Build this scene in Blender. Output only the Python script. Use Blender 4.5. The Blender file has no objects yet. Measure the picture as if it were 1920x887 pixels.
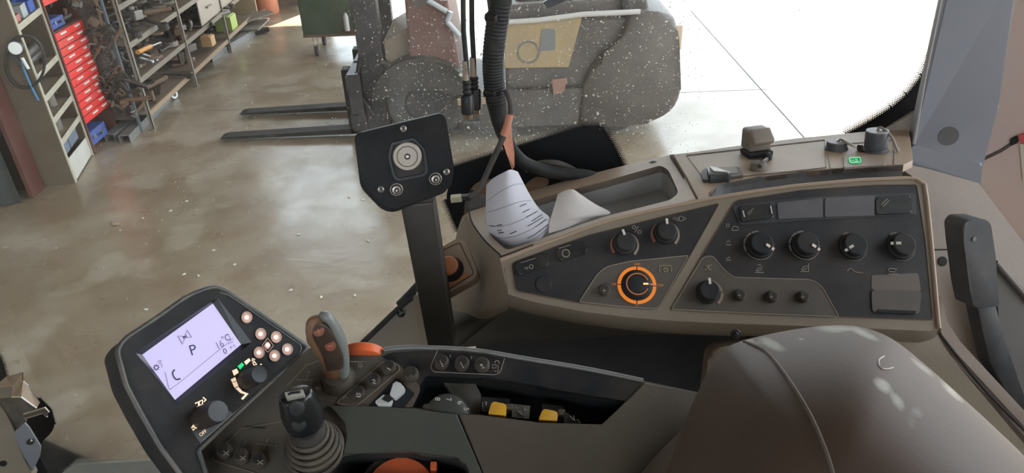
import bpy, bmesh, math, random
from mathutils import Vector as V, Matrix
from mathutils.geometry import tessellate_polygon

# ------------------------------------------------------------------ camera, world, sun, exposure
F_PX = 1390.0
PITCH, ROLL = math.radians(31), math.radians(2.2)
CAM = V((0, 0, 2.6))
FW = V((0, math.cos(PITCH), -math.sin(PITCH)))
R0 = V((1, 0, 0))
U0 = R0.cross(FW)
RT = math.cos(ROLL) * R0 - math.sin(ROLL) * U0
UP = math.cos(ROLL) * U0 + math.sin(ROLL) * R0
sc = bpy.context.scene
COL = sc.collection
cd = bpy.data.cameras.new('camera')
cd.sensor_width = 36
cd.lens = F_PX / 1920 * 36
cd.clip_start = 0.02
cam = bpy.data.objects.new('camera', cd)
m = Matrix((RT, UP, -FW)).transposed().to_4x4()
m.translation = CAM
cam.matrix_world = m
COL.objects.link(cam)
sc.camera = cam

world = bpy.data.worlds.new('sky')
sc.world = world
world.use_nodes = True
bg = world.node_tree.nodes['Background']
bg.inputs[0].default_value = (0.80, 0.90, 1.0, 1)
bg.inputs[1].default_value = 4.2
sl = bpy.data.lights.new('sun', 'SUN')
sl.energy = 18.0
sl.angle = 0.012
sl.color = (1, 0.94, 0.84)
sun = bpy.data.objects.new('sun', sl)
sun.rotation_euler = V((0.20, 0.42, 0.88)).to_track_quat('Z', 'Y').to_euler()
COL.objects.link(sun)

vs = sc.view_settings
vs.view_transform = 'Standard'
vs.look = 'None'
vs.gamma = 1
vs.use_curve_mapping = False
vs.exposure = 0.38
sc.cycles.use_denoising = True
sc.cycles.max_bounces = 10
sc.cycles.transparent_max_bounces = 24
sc.cycles.sample_clamp_indirect = 6

# ------------------------------------------------------------------ pixel rays onto real planes
def ray(x, y):
    return FW + RT * ((x - 960) / F_PX) - UP * ((y - 443.5) / F_PX)
def on_floor(x, y, z=0.0):
    d = ray(x, y)
    return CAM + d * ((z - CAM.z) / d.z)
def at_y(x, y, Y):
    d = ray(x, y)
    return CAM + d * (Y / d.y)
def at_x(x, y, X):
    d = ray(x, y)
    return CAM + d * (X / d.x)
def at_d(x, y, D):
    return CAM + ray(x, y).normalized() * D
class Plane:
    def __init__(s, p, el=0, az=0, n=None):
        e, z = math.radians(el), math.radians(az)
        s.p = V(p)
        s.n = n.normalized() if n is not None else V((math.cos(e) * math.sin(z), -math.cos(e) * math.cos(z), math.sin(e)))
    def __call__(s, x, y, h=0.0):
        d = ray(x, y)
        return CAM + d * ((s.p + s.n * h - CAM).dot(s.n) / d.dot(s.n))
    def scale(s, x, y):                      # metres per pixel near that pixel
        return ((s(x + 4, y) - s(x, y)).length + (s(x, y + 4) - s(x, y)).length) / 8
def plane3(a, b, c):
    n = (b - a).cross(c - a)
    if n.dot(CAM - a) < 0: n = -n
    return Plane(a, n=n)

# ------------------------------------------------------------------ materials
MATS = {}
def mat(name, col, rough=0.6, metal=0.0, dust=0.0, dcol=(0.30, 0.235, 0.175), scale=25.0, bump=0.0,
        emit=None, es=0.0, spec=0.5, tint=None):
    if name in MATS: return MATS[name]
    M = bpy.data.materials.new(name)
    M.use_nodes = True
    N, L = M.node_tree.nodes, M.node_tree.links
    b = N['Principled BSDF']
    b.inputs['Roughness'].default_value = rough
    b.inputs['Metallic'].default_value = metal
    b.inputs['Specular IOR Level'].default_value = spec
    b.inputs['Base Color'].default_value = (*col, 1)
    tc = N.new('ShaderNodeTexCoord')
    if dust > 0 or bump > 0 or tint:
        nz = N.new('ShaderNodeTexNoise')
        nz.inputs['Scale'].default_value = scale
        nz.inputs['Detail'].default_value = 6
        nz.inputs['Roughness'].default_value = 0.62
        L.new(tc.outputs['Object'], nz.inputs['Vector'])
        if dust > 0 or tint:
            rmp = N.new('ShaderNodeMapRange')
            rmp.inputs[1].default_value = 0.36
            rmp.inputs[2].default_value = 0.68
            rmp.inputs[3].default_value = max(0, dust - 0.22) if dust else 0
            rmp.inputs[4].default_value = min(1, dust + 0.22) if dust else 1
            L.new(nz.outputs['Fac'], rmp.inputs[0])
            mx = N.new('ShaderNodeMix')
            mx.data_type = 'RGBA'
            mx.inputs[6].default_value = (*col, 1)
            mx.inputs[7].default_value = (*(tint or dcol), 1)
            L.new(rmp.outputs[0], mx.inputs[0])
            L.new(mx.outputs[2], b.inputs['Base Color'])
        if bump > 0:
            n2 = N.new('ShaderNodeTexNoise')
            n2.inputs['Scale'].default_value = scale * 14
            n2.inputs['Detail'].default_value = 3
            L.new(tc.outputs['Object'], n2.inputs['Vector'])
            bp = N.new('ShaderNodeBump')
            bp.inputs['Strength'].default_value = bump
            bp.inputs['Distance'].default_value = 0.001
            L.new(n2.outputs['Fac'], bp.inputs['Height'])
            L.new(bp.outputs['Normal'], b.inputs['Normal'])
    if emit:
        b.inputs['Emission Color'].default_value = (*emit, 1)
        b.inputs['Emission Strength'].default_value = es
    MATS[name] = M
    return M

def concrete():
    M = bpy.data.materials.new('concrete floor')
    M.use_nodes = True
    N, L = M.node_tree.nodes, M.node_tree.links
    b = N['Principled BSDF']
    tc = N.new('ShaderNodeTexCoord')
    def noise(s, d, r=0.55):
        n = N.new('ShaderNodeTexNoise')
        n.inputs['Scale'].default_value = s
        n.inputs['Detail'].default_value = d
        n.inputs['Roughness'].default_value = r
        L.new(tc.outputs['Object'], n.inputs['Vector'])
        return n
    def rng(n, a, c, lo=0, hi=1):
        r = N.new('ShaderNodeMapRange')
        r.inputs[1].default_value, r.inputs[2].default_value = a, c
        r.inputs[3].default_value, r.inputs[4].default_value = lo, hi
        L.new(n.outputs['Fac'], r.inputs[0])
        return r
    def mixc(f, a, c):
        x = N.new('ShaderNodeMix')
        x.data_type = 'RGBA'
        L.new(f.outputs[0], x.inputs[0])
        for k, q in ((6, a), (7, c)):
            if isinstance(q, tuple): x.inputs[k].default_value = (*q, 1)
            else: L.new(q.outputs[2], x.inputs[k])
        return x
    c1 = mixc(rng(noise(1.1, 5), 0.40, 0.60), (0.225, 0.170, 0.113), (0.325, 0.268, 0.198))
    c2 = mixc(rng(noise(3.2, 6), 0.50, 0.72, 0, 0.7), c1, (0.22, 0.15, 0.095))
    c3 = mixc(rng(noise(2.3, 3, 0.4), 0.55, 0.64, 0, 0.5), c2, (0.42, 0.375, 0.30))
    c4 = mixc(rng(noise(14, 4), 0.62, 0.73, 0, 0.6), c3, (0.15, 0.11, 0.08))
    L.new(c4.outputs[2], b.inputs['Base Color'])
    L.new(rng(noise(2.0, 4), 0.35, 0.7, 0.16, 0.36).outputs[0], b.inputs['Roughness'])
    b.inputs['Specular IOR Level'].default_value = 0.5
    bp = N.new('ShaderNodeBump')
    bp.inputs['Strength'].default_value = 0.12
    bp.inputs['Distance'].default_value = 0.01
    L.new(noise(9, 6).outputs['Fac'], bp.inputs['Height'])
    L.new(bp.outputs['Normal'], b.inputs['Normal'])
    return M

GLASS_Y = 1.05
def dirty_glass():
    M = bpy.data.materials.new('dusty window glass')
    M.use_nodes = True
    N, L = M.node_tree.nodes, M.node_tree.links
    N.clear()
    out = N.new('ShaderNodeOutputMaterial')
    tc = N.new('ShaderNodeTexCoord')
    sep = N.new('ShaderNodeSeparateXYZ')
    L.new(tc.outputs['Object'], sep.inputs[0])
    def math_(op, a, c, clamp=False):
        x = N.new('ShaderNodeMath')
        x.operation = op
        x.use_clamp = clamp
        for k, q in enumerate((a, c)):
            if isinstance(q, (int, float)): x.inputs[k].default_value = q
            else: L.new(q, x.inputs[k])
        return x.outputs[0]
    def ramp(v, a, c, lo=0, hi=1):
        r = N.new('ShaderNodeMapRange')
        r.interpolation_type = 'SMOOTHSTEP'
        r.inputs[1].default_value, r.inputs[2].default_value = a, c
        r.inputs[3].default_value, r.inputs[4].default_value = lo, hi
        L.new(v, r.inputs[0])
        return r.outputs[0]
    def noise(s, d=4):
        n = N.new('ShaderNodeTexNoise')
        n.inputs['Scale'].default_value = s
        n.inputs['Detail'].default_value = d
        L.new(tc.outputs['Object'], n.inputs['Vector'])
        return n.outputs['Fac']
    # the middle of the pane is the dirtiest: mud mist left by the wheel
    zone = math_('MULTIPLY', ramp(sep.outputs[0], -0.25, -0.12), ramp(sep.outputs[0], 0.36, 0.26))
    zone = math_('MULTIPLY', zone, ramp(sep.outputs[2], 2.03, 2.13))
    film = math_('MULTIPLY', zone, ramp(noise(22, 5), 0.30, 0.75, 0.006, 0.024))
    film = math_('ADD', film, ramp(noise(9, 3), 0.3, 0.8, 0.004, 0.016))
    fac = film
    tr = N.new('ShaderNodeBsdfTransparent')
    tr.inputs[0].default_value = (0.97, 0.985, 0.975, 1)
    tl = N.new('ShaderNodeBsdfTranslucent')
    tl.inputs[0].default_value = (0.86, 0.84, 0.80, 1)
    df = N.new('ShaderNodeBsdfDiffuse')
    df.inputs[0].default_value = (0.75, 0.72, 0.66, 1)
    dm = N.new('ShaderNodeMixShader')
    dm.inputs[0].default_value = 0.25
    L.new(tl.outputs[0], dm.inputs[1])
    L.new(df.outputs[0], dm.inputs[2])
    gl = N.new('ShaderNodeBsdfGlossy')
    gl.inputs['Roughness'].default_value = 0.03
    fr = N.new('ShaderNodeFresnel')
    fr.inputs['IOR'].default_value = 1.25
    m1 = N.new('ShaderNodeMixShader')
    L.new(fr.outputs[0], m1.inputs[0])
    L.new(tr.outputs[0], m1.inputs[1])
    L.new(gl.outputs[0], m1.inputs[2])
    m2 = N.new('ShaderNodeMixShader')
    L.new(fac, m2.inputs[0])
    L.new(m1.outputs[0], m2.inputs[1])
    L.new(dm.outputs[0], m2.inputs[2])
    L.new(m2.outputs[0], out.inputs[0])
    return M

DUST = (0.30, 0.235, 0.175)
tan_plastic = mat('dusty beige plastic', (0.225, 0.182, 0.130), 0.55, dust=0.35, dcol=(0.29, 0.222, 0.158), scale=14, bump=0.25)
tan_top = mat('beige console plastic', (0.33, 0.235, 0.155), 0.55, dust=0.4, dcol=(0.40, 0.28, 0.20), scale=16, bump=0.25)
groove = mat('dark seam', (0.03, 0.022, 0.017), 0.9)
panel_black = mat('dusty black panel film', (0.022, 0.023, 0.025), 0.5, dust=0.25, dcol=(0.105, 0.085, 0.07), scale=11, spec=0.3)
panel_brown = mat('brown dust panel film', (0.075, 0.064, 0.052), 0.6, dust=0.4, dcol=(0.14, 0.108, 0.083), scale=18)
black_plastic = mat('black plastic', (0.016, 0.017, 0.018), 0.42, dust=0.10, dcol=(0.10, 0.08, 0.06), scale=40)
black_matte = mat('matte black plastic', (0.020, 0.021, 0.022), 0.75, dust=0.12, dcol=(0.09, 0.07, 0.055), scale=30, bump=0.2, spec=0.3)
black_plate = mat('black coated plate', (0.009, 0.009, 0.010), 0.55, dust=0.04, dcol=(0.05, 0.04, 0.03), scale=30, spec=0.22)
deep_black = mat('black recess', (0.006, 0.007, 0.008), 0.8)
arm_grey = mat('dusty grey armrest plastic', (0.055, 0.053, 0.045), 0.55, dust=0.42, dcol=(0.155, 0.122, 0.088), scale=13, bump=0.3)
arm_brown = mat('brown dusted armrest lid', (0.082, 0.066, 0.045), 0.6, dust=0.35, dcol=(0.125, 0.092, 0.066), scale=13, bump=0.3)
arm_gloss = mat('glossy black band', (0.016, 0.017, 0.020), 0.28, dust=0.14, dcol=(0.12, 0.10, 0.075), scale=20)
btn_body = mat('dusty button rubber', (0.045, 0.036, 0.028), 0.6, dust=0.4, dcol=(0.13, 0.10, 0.075), scale=60)
btn_face = mat('button face', (0.018, 0.016, 0.014), 0.5, dust=0.2, dcol=(0.10, 0.08, 0.06), scale=60)
mark = mat('cream print', (0.55, 0.50, 0.42), 0.6)
mark_dim = mat('dusty print', (0.27, 0.235, 0.19), 0.7)
line_mat = mat('tan outline print', (0.30, 0.235, 0.165), 0.6)
pointer_mat = mat('cream pointer', (0.72, 0.66, 0.56), 0.5)
pointer_pink = mat('faded pink pointer', (0.70, 0.52, 0.42), 0.5)
red_arc = mat('red arc print', (0.26, 0.10, 0.07), 0.6)
orange_plastic = mat('orange plastic', (0.85, 0.13, 0.02), 0.45, dust=0.06, scale=30)
rust_orange = mat('dusty orange plastic', (0.45, 0.14, 0.05), 0.6, dust=0.25, scale=40)
label_orange = mat('orange label', (0.58, 0.20, 0.05), 0.6, dust=0.2, scale=40)
ring_lit = mat('lit orange ring', (0.3, 0.1, 0.02), 0.5, emit=(1.0, 0.27, 0.025), es=0.45)
ring_dim = mat('dim lit orange ring', (0.3, 0.12, 0.05), 0.5, emit=(0.85, 0.22, 0.07), es=0.22)
key_lit = mat('lit key', (0.4, 0.25, 0.2), 0.4, emit=(0.80, 0.42, 0.30), es=0.28)
key_hot = mat('bright lit key centre', (0.9, 0.8, 0.75), 0.4, emit=(1.0, 0.86, 0.76), es=0.72)
key_ring = mat('key rim', (0.42, 0.29, 0.23), 0.5, emit=(0.9, 0.5, 0.35), es=0.10)
green_lit = mat('green lit symbol', (0.0, 0.3, 0.1), 0.5, emit=(0.0, 0.85, 0.25), es=0.55)
screen_mat = mat('backlit lilac screen', (0.1, 0.1, 0.1), 0.35, emit=(0.60, 0.53, 0.90), es=0.70)
screen_ink = mat('screen ink', (0.028, 0.022, 0.08), 0.5)
screen_faint = mat('faint screen ink', (0.20, 0.17, 0.33), 0.5)
yellow_plastic = mat('yellow plastic', (0.72, 0.37, 0.02), 0.4, dust=0.05, scale=60)
white_plastic = mat('white rocker plastic', (0.62, 0.61, 0.58), 0.4, dust=0.08, dcol=(0.3, 0.27, 0.22), scale=50)
steel = mat('dull steel', (0.42, 0.38, 0.33), 0.4, 0.8, dust=0.25, scale=50)
steel_bright = mat('bright steel', (0.62, 0.58, 0.52), 0.32, 0.9)
steel_grey = mat('grey zinc plate', (0.27, 0.28, 0.30), 0.5, 0.3)
rubber = mat('black rubber', (0.014, 0.014, 0.014), 0.65, dust=0.08, dcol=(0.10, 0.085, 0.07), scale=60)
rubber_dust = mat('dusty grey cable jacket', (0.055, 0.05, 0.043), 0.7, dust=0.3, dcol=(0.14, 0.115, 0.09), scale=40)
paper = mat('white paper', (0.60, 0.57, 0.60), 0.85)
paper_lit = mat('lit white paper', (0.70, 0.63, 0.58), 0.85)  # brighter copy of the white paper, light put into its colour
ink = mat('black ink', (0.03, 0.03, 0.035), 0.8)
ink_grey = mat('grey ink line', (0.20, 0.19, 0.21), 0.8)
pink_tag = mat('salmon paper tag', (0.62, 0.24, 0.15), 0.8, dust=0.2, dcol=(0.5, 0.3, 0.2), scale=60)
brown_foam = mat('brown foam', (0.20, 0.105, 0.055), 0.9, dust=0.2, scale=30)
dark_lining = mat('dark blue lining', (0.022, 0.023, 0.025), 0.6, dust=0.12, dcol=(0.08, 0.065, 0.05), scale=12)
pillar_grey = mat('dusty hazed grey pillar plastic', (0.29, 0.31, 0.36), 0.55, dust=0.4, dcol=(0.36, 0.35, 0.36), scale=6, bump=0.2)  # pale blue cast puts lens haze into the dusty grey
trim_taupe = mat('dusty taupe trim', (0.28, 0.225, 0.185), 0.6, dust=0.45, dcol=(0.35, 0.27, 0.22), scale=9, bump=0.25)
lever_grey = mat('dusty dark lever grip', (0.035, 0.036, 0.042), 0.55, dust=0.3, dcol=(0.10, 0.09, 0.082), scale=22)
frit_black = mat('black enamel print', (0.010, 0.011, 0.013), 0.35)
# workshop
side_brown = mat('olive brown sheet steel', (0.090, 0.062, 0.036), 0.65, dust=0.25, dcol=(0.14, 0.10, 0.066), scale=4)
board_cream = mat('cream shelf edge', (0.48, 0.44, 0.34), 0.6, dust=0.25, scale=8)
rack_steel = mat('worn rack steel', (0.24, 0.215, 0.175), 0.55, dust=0.45, dcol=(0.18, 0.125, 0.08), scale=8)
red_paint = mat('red drawer paint', (0.85, 0.03, 0.03), 0.4, dust=0.05, scale=6)
red_dark = mat('dark red paint', (0.10, 0.025, 0.018), 0.6, dust=0.3, dcol=(0.12, 0.07, 0.05), scale=6)
blue_plastic = mat('blue plastic', (0.03, 0.10, 0.42), 0.45, dust=0.1, scale=8)
white_sheet = mat('white sheet', (0.62, 0.60, 0.54), 0.55, dust=0.15, scale=5)
grease = mat('greasy iron', (0.030, 0.026, 0.023), 0.45, 0.3, dust=0.2, dcol=(0.12, 0.085, 0.06), scale=20)
rusty = mat('rusty iron', (0.15, 0.085, 0.05), 0.7, 0.2, dust=0.3, dcol=(0.20, 0.14, 0.10), scale=20)
grey_iron = mat('grey iron', (0.20, 0.185, 0.17), 0.5, 0.4, dust=0.3, scale=20)
green_paint = mat('dark green paint', (0.04, 0.065, 0.03), 0.5, dust=0.25, dcol=(0.12, 0.12, 0.08), scale=8)
lime = mat('lime box card', (0.42, 0.52, 0.14), 0.6)
fork_black = mat('black fork steel', (0.018, 0.016, 0.015), 0.65, 0.0, dust=0.08, dcol=(0.10, 0.08, 0.06), scale=8, spec=0.25)
lift_grey = mat('dusty grey forklift paint', (0.075, 0.066, 0.060), 0.55, dust=0.4, dcol=(0.15, 0.125, 0.11), scale=5)
lift_tan = mat('tan forklift panel', (0.40, 0.29, 0.14), 0.55, dust=0.3, scale=5)
lift_dark = mat('dark forklift steel', (0.035, 0.034, 0.035), 0.5, 0.3, dust=0.25, dcol=(0.12, 0.10, 0.09), scale=7)
lift_red = mat('faded red forklift paint', (0.15, 0.055, 0.042), 0.55, dust=0.4, dcol=(0.15, 0.105, 0.09), scale=7)
tyre = mat('tyre rubber', (0.035, 0.035, 0.036), 0.8, dust=0.35, dcol=(0.13, 0.115, 0.10), scale=6)
wall_paint = mat('grey workshop wall', (0.20, 0.19, 0.17), 0.8, dust=0.3, scale=2)
roof_sheet = mat('roof sheet', (0.34, 0.34, 0.33), 0.7, dust=0.2, scale=1)
cab_liner = mat('cab headliner', (0.07, 0.062, 0.055), 0.8)
cab_floor_mat = mat('cab floor mat', (0.03, 0.03, 0.03), 0.8)

# ------------------------------------------------------------------ mesh helpers
def wloc(o):
    p = V((0, 0, 0))
    while o is not None:
        p = p + o.location
        o = o.parent
    return p
def tag(o, label=None, cat=None, group=None, kind=None):
    for k, v in (('label', label), ('category', cat), ('group', group), ('kind', kind)):
        if v: o[k] = v
    return o
def thing(name, loc, label, cat, group=None, kind=None):
    o = bpy.data.objects.new(name, None)
    o.empty_display_size = 0.02
    o.location = V(loc)
    COL.objects.link(o)
    return tag(o, label, cat, group, kind)
def obj(name, bm, material, parent=None, smooth=None, base=None):
    """link a bmesh given in world coordinates as ONE mesh object under its parent"""
    if isinstance(bm, list):
        one = bm[0]
        for b in bm[1:]: merge(one, b)
        bm = one
    off = wloc(parent) if parent is not None else V((0, 0, 0))
    if base is None and parent is None:
        vs_ = [v.co for v in bm.verts]
        base = sum(vs_, V((0, 0, 0))) / max(1, len(vs_))
    loc = (V(base) - off) if base is not None else V((0, 0, 0))
    sh = off + loc
    for v in bm.verts: v.co -= sh
    bmesh.ops.recalc_face_normals(bm, faces=bm.faces)
    me = bpy.data.meshes.new(name)
    bm.to_mesh(me)
    bm.free()
    me.materials.append(material)
    if smooth is not None:
        me.polygons.foreach_set('use_smooth', [True] * len(me.polygons))
        me.set_sharp_from_angle(angle=math.radians(smooth))
    o = bpy.data.objects.new(name, me)
    o.location = loc
    if parent is not None: o.parent = parent
    COL.objects.link(o)
    return o
def merge(a, b):
    me = bpy.data.meshes.new('tmp')
    b.to_mesh(me)
    a.from_mesh(me)
    b.free()
    bpy.data.meshes.remove(me)
    return a
def rp(pts, r, seg=4):
    """round the corners of a closed outline of pixels; r is one radius or a list"""
    out = []
    n = len(pts)
    for i in range(n):
        p0, p1, p2 = V(pts[i - 1]), V(pts[i]), V(pts[(i + 1) % n])
        rr = r[i] if isinstance(r, (list, tuple)) else r
        a, b = p0 - p1, p2 - p1
        k = min(rr, a.length * 0.48, b.length * 0.48)
        if k < 0.3:
            out.append(tuple(p1))
            continue
        s, e = p1 + a.normalized() * k, p1 + b.normalized() * k
        for j in range(seg + 1):
            t = j / seg
            out.append(tuple(s * (1 - t) ** 2 + p1 * 2 * t * (1 - t) + e * t * t))
    return out
def smooth_path(pts, k=6, closed=False):
    """Catmull-Rom through points (2D or 3D)"""
    P = [V(p) for p in pts]
    n = len(P)
    out = []
    rngs = range(n) if closed else range(n - 1)
    for i in rngs:
        if closed: a, b, c, d = P[i - 1], P[i], P[(i + 1) % n], P[(i + 2) % n]
        else: a, b, c, d = P[max(i - 1, 0)], P[i], P[i + 1], P[min(i + 2, n - 1)]
        for j in range(k):
            t = j / k
            out.append(0.5 * ((2 * b) + (c - a) * t + (2 * a - 5 * b + 4 * c - d) * t * t + (3 * b - a - 3 * c + d) * t ** 3))
    if not closed: out.append(P[-1])
    return out
def prism(pts, n, h, bev=0.0, seg=2):
    """solid with top outline pts (3D), extruded by h against n"""
    bm = bmesh.new()
    top = [bm.verts.new(p) for p in pts]
    bot = [bm.verts.new(V(p) - n * h) for p in pts]
    f = bm.faces.new(top)
    bm.faces.new(bot[::-1])
    k = len(pts)
    for i in range(k):
        bm.faces.new((top[i], bot[i], bot[(i + 1) % k], top[(i + 1) % k]))
    if bev > 0:
        bmesh.ops.bevel(bm, geom=list(f.edges), offset=bev, segments=seg, profile=0.5, affect='EDGES', clamp_overlap=True)
    return bm
def slab(px, pl, h, up=0.0, bev=0.0, seg=2):
    """outline of pixels on plane pl; top face 'up' above the plane, h thick"""
    return prism([pl(x, y, up) for x, y in px], pl.n, h, bev, seg)
def holed(outer, holes, n, h):
    """plate with holes: top at outlines (3D), thickness h"""
    bm = bmesh.new()
    loops = [[V(p) for p in outer]] + [[V(p) for p in q] for q in holes]
    tris = tessellate_polygon(loops)
    flat = [p for l in loops for p in l]
    top = [bm.verts.new(p) for p in flat]
    bot = [bm.verts.new(p - n * h) for p in flat]
    for t in tris:
        try:
            bm.faces.new([top[i] for i in t])
            bm.faces.new([bot[i] for i in reversed(t)])
        except ValueError: pass
    s = 0
    for l in loops:
        k = len(l)
        for i in range(k):
            a, b = s + i, s + (i + 1) % k
            bm.faces.new((top[a], bot[a], bot[b], top[b]))
        s += k
    return bm
def walls(rows, cap=True):
    """closed loops of 3D points joined in sequence, last one capped"""
    bm = bmesh.new()
    R = [[bm.verts.new(p) for p in r] for r in rows]
    k = len(R[0])
    for a, b in zip(R, R[1:]):
        for i in range(k): bm.faces.new((a[i], a[(i + 1) % k], b[(i + 1) % k], b[i]))
    if cap: bm.faces.new(R[-1])
    return bm
def loft(rows, thick=0.0):
    """open strips of equal length joined into a sheet"""
    bm = bmesh.new()
    R = [[bm.verts.new(p) for p in r] for r in rows]
    for a, b in zip(R, R[1:]):
        for i in range(len(a) - 1): bm.faces.new((a[i], a[i + 1], b[i + 1], b[i]))
    if thick:
        bmesh.ops.recalc_face_normals(bm, faces=bm.faces)
        bmesh.ops.solidify(bm, geom=bm.faces[:], thickness=thick)
    return bm
def resample(pts, n):
    P = [V(p) for p in pts]
    L = [0]
    for a, b in zip(P, P[1:]): L.append(L[-1] + (b - a).length)
    out = []
    for i in range(n):
        t = L[-1] * i / (n - 1)
        j = 0
        while j < len(P) - 2 and L[j + 1] < t: j += 1
        d = L[j + 1] - L[j]
        out.append(P[j].lerp(P[j + 1], (t - L[j]) / d if d else 0))
    return out
def basis(axis, hint=None):
    a = V(axis).normalized()
    h = V(hint) if hint is not None else (V((0, 0, 1)) if abs(a.z) < 0.9 else V((1, 0, 0)))
    x = (h - a * h.dot(a)).normalized()
    return x, a.cross(x), a
def lathe(c, axis, prof, seg=24, hint=None):
    x, y, a = basis(axis, hint)
    c = V(c)
    bm = bmesh.new()
    rings = []
    for r, z in prof:
        if r < 1e-6: rings.append([bm.verts.new(c + a * z)])
        else: rings.append([bm.verts.new(c + a * z + (x * math.cos(t) + y * math.sin(t)) * r)
                            for t in [2 * math.pi * k / seg for k in range(seg)]])
    for p, q in zip(rings, rings[1:]):
        for k in range(seg):
            k2 = (k + 1) % seg
            if len(p) == 1 and len(q) > 1: bm.faces.new((p[0], q[k2], q[k]))
            elif len(q) == 1 and len(p) > 1: bm.faces.new((p[k], p[k2], q[0]))
            elif len(p) > 1: bm.faces.new((p[k], p[k2], q[k2], q[k]))
    for ring_ in (rings[0], rings[-1]):
        if len(ring_) > 1: bm.faces.new(ring_)
    return bm
def disc(c, axis, r, h, seg=24, bev=None, z0=0.0):
    b = bev if bev is not None else min(r, h) * 0.2
    return lathe(c, axis, [(0, z0), (r, z0), (r, z0 + h - b), (r - b, z0 + h), (0, z0 + h)], seg)
def tube(pts, r, seg=8):
    P = [V(p) for p in pts]
    n = len(P)
    R = r if isinstance(r, (list, tuple)) else [r] * n
    bm = bmesh.new()
    t0 = (P[1] - P[0]).normalized()
    x, y, _ = basis(t0)
    rings = []
    for i in range(n):
        t = (P[min(i + 1, n - 1)] - P[max(i - 1, 0)]).normalized()
        x = (x - t * x.dot(t)).normalized()
        y = t.cross(x)
        rings.append([bm.verts.new(P[i] + (x * math.cos(a) + y * math.sin(a)) * R[i]) for a in [2 * math.pi * k / seg for k in range(seg)]])
    for p, q in zip(rings, rings[1:]):
        for k in range(seg): bm.faces.new((p[k], p[(k + 1) % seg], q[(k + 1) % seg], q[k]))
    bm.faces.new(rings[0][::-1])
    bm.faces.new(rings[-1])
    return bm
def box(x0, y0, z0, x1, y1, z1, bev=0.0):
    bm = bmesh.new()
    bmesh.ops.create_cube(bm, size=1)
    bmesh.ops.scale(bm, vec=(x1 - x0, y1 - y0, z1 - z0), verts=bm.verts)
    bmesh.ops.translate(bm, vec=((x0 + x1) / 2, (y0 + y1) / 2, (z0 + z1) / 2), verts=bm.verts)
    if bev: bmesh.ops.bevel(bm, geom=bm.edges[:], offset=bev, segments=2, profile=0.5, affect='EDGES')
    return bm
def bar(a, b, w, h, up=(0, 0, 1), bev=0.0):
    """straight bar from a to b, w wide, h high"""
    a, b = V(a), V(b)
    x, y, t = basis(b - a, up)
    L = (b - a).length
    bm = bmesh.new()
    bmesh.ops.create_cube(bm, size=1)
    for v in bm.verts:
        c = v.co.copy()
        v.co = a + t * ((c.z + 0.5) * L) + y * (c.x * w) + x * (c.y * h)
    if bev: bmesh.ops.bevel(bm, geom=bm.edges[:], offset=bev, segments=2, profile=0.5, affect='EDGES')
    return bm
def ribbon(paths, pl, w, up=0.0006, h=0.0006):
    """flat print: strips w pixels wide along pixel paths, standing a hair proud of the surface"""
    bm = bmesh.new()
    for p in paths:
        P = [V(q) for q in p]
        n = len(P)
        closed = n > 2 and (P[0] - P[-1]).length < 0.5
        L, Rr = [], []
        for i in range(n):
            a = P[i - 1] if i > 0 else (P[-2] if closed else P[0])
            b = P[i + 1] if i < n - 1 else (P[1] if closed else P[-1])
            t = (b - a).normalized()
            nn = V((-t.y, t.x)) * w / 2
            L.append(P[i] + nn)
            Rr.append(P[i] - nn)
        vt = [[bm.verts.new(pl(q.x, q.y, z)) for q in S] for S in (L, Rr) for z in (up, up - h)]
        lt, lb, rt, rb = vt
        for i in range(n - 1):
            bm.faces.new((lt[i], lt[i + 1], rt[i + 1], rt[i]))
            bm.faces.new((lt[i], lb[i], lb[i + 1], lt[i + 1]))
            bm.faces.new((rt[i], rt[i + 1], rb[i + 1], rb[i]))
    return bm
def arc_px(cx, cy, r, a0, a1, n=20, sq=1.0):
    return [(cx + r * math.cos(math.radians(a0 + (a1 - a0) * i / n)), cy - r * sq * math.sin(math.radians(a0 + (a1 - a0) * i / n))) for i in range(n + 1)]
def arc_ring(c, axis, hint, r0, r1, a0, a1, h, n=28):
    """annulus sector: widths may taper (r1 pair)"""
    x, y, a = basis(axis, hint)
    c = V(c)
    bm = bmesh.new()
    T = []
    for i in range(n + 1):
        t = math.radians(a0 + (a1 - a0) * i / n)
        d = x * math.cos(t) + y * math.sin(t)
        ro = r1[0] + (r1[1] - r1[0]) * i / n if isinstance(r1, tuple) else r1
        T.append([bm.verts.new(c + d * r0 + a * h), bm.verts.new(c + d * ro + a * h), bm.verts.new(c + d * ro), bm.verts.new(c + d * r0)])
    for p, q in zip(T, T[1:]):
        for k in range(4): bm.faces.new((p[k], p[(k + 1) % 4], q[(k + 1) % 4], q[k]))
    return bm
def text(body, pl, cx, cy, dirpx, size_px, up=0.0008, sx=1.0):
    """flat lettering on a plane: centred on a pixel, baseline along the pixel direction"""
    cu = bpy.data.curves.new('lettering', 'FONT')
    cu.body = body
    cu.align_x = 'CENTER'
    cu.align_y = 'CENTER'
    cu.resolution_u = 3
    ob = bpy.data.objects.new('lettering', cu)
    me = bpy.data.meshes.new_from_object(ob)
    bpy.data.objects.remove(ob)
    bm = bmesh.new()
    bm.from_mesh(me)
    bpy.data.meshes.remove(me)
    d = V(dirpx).normalized()
    for v in bm.verts:
        q = V((cx, cy)) + d * (v.co.x * size_px * sx) + V((d.y, -d.x)) * (v.co.y * size_px)
        v.co = pl(q.x, q.y, up)
    return bm
random.seed(11)

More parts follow.
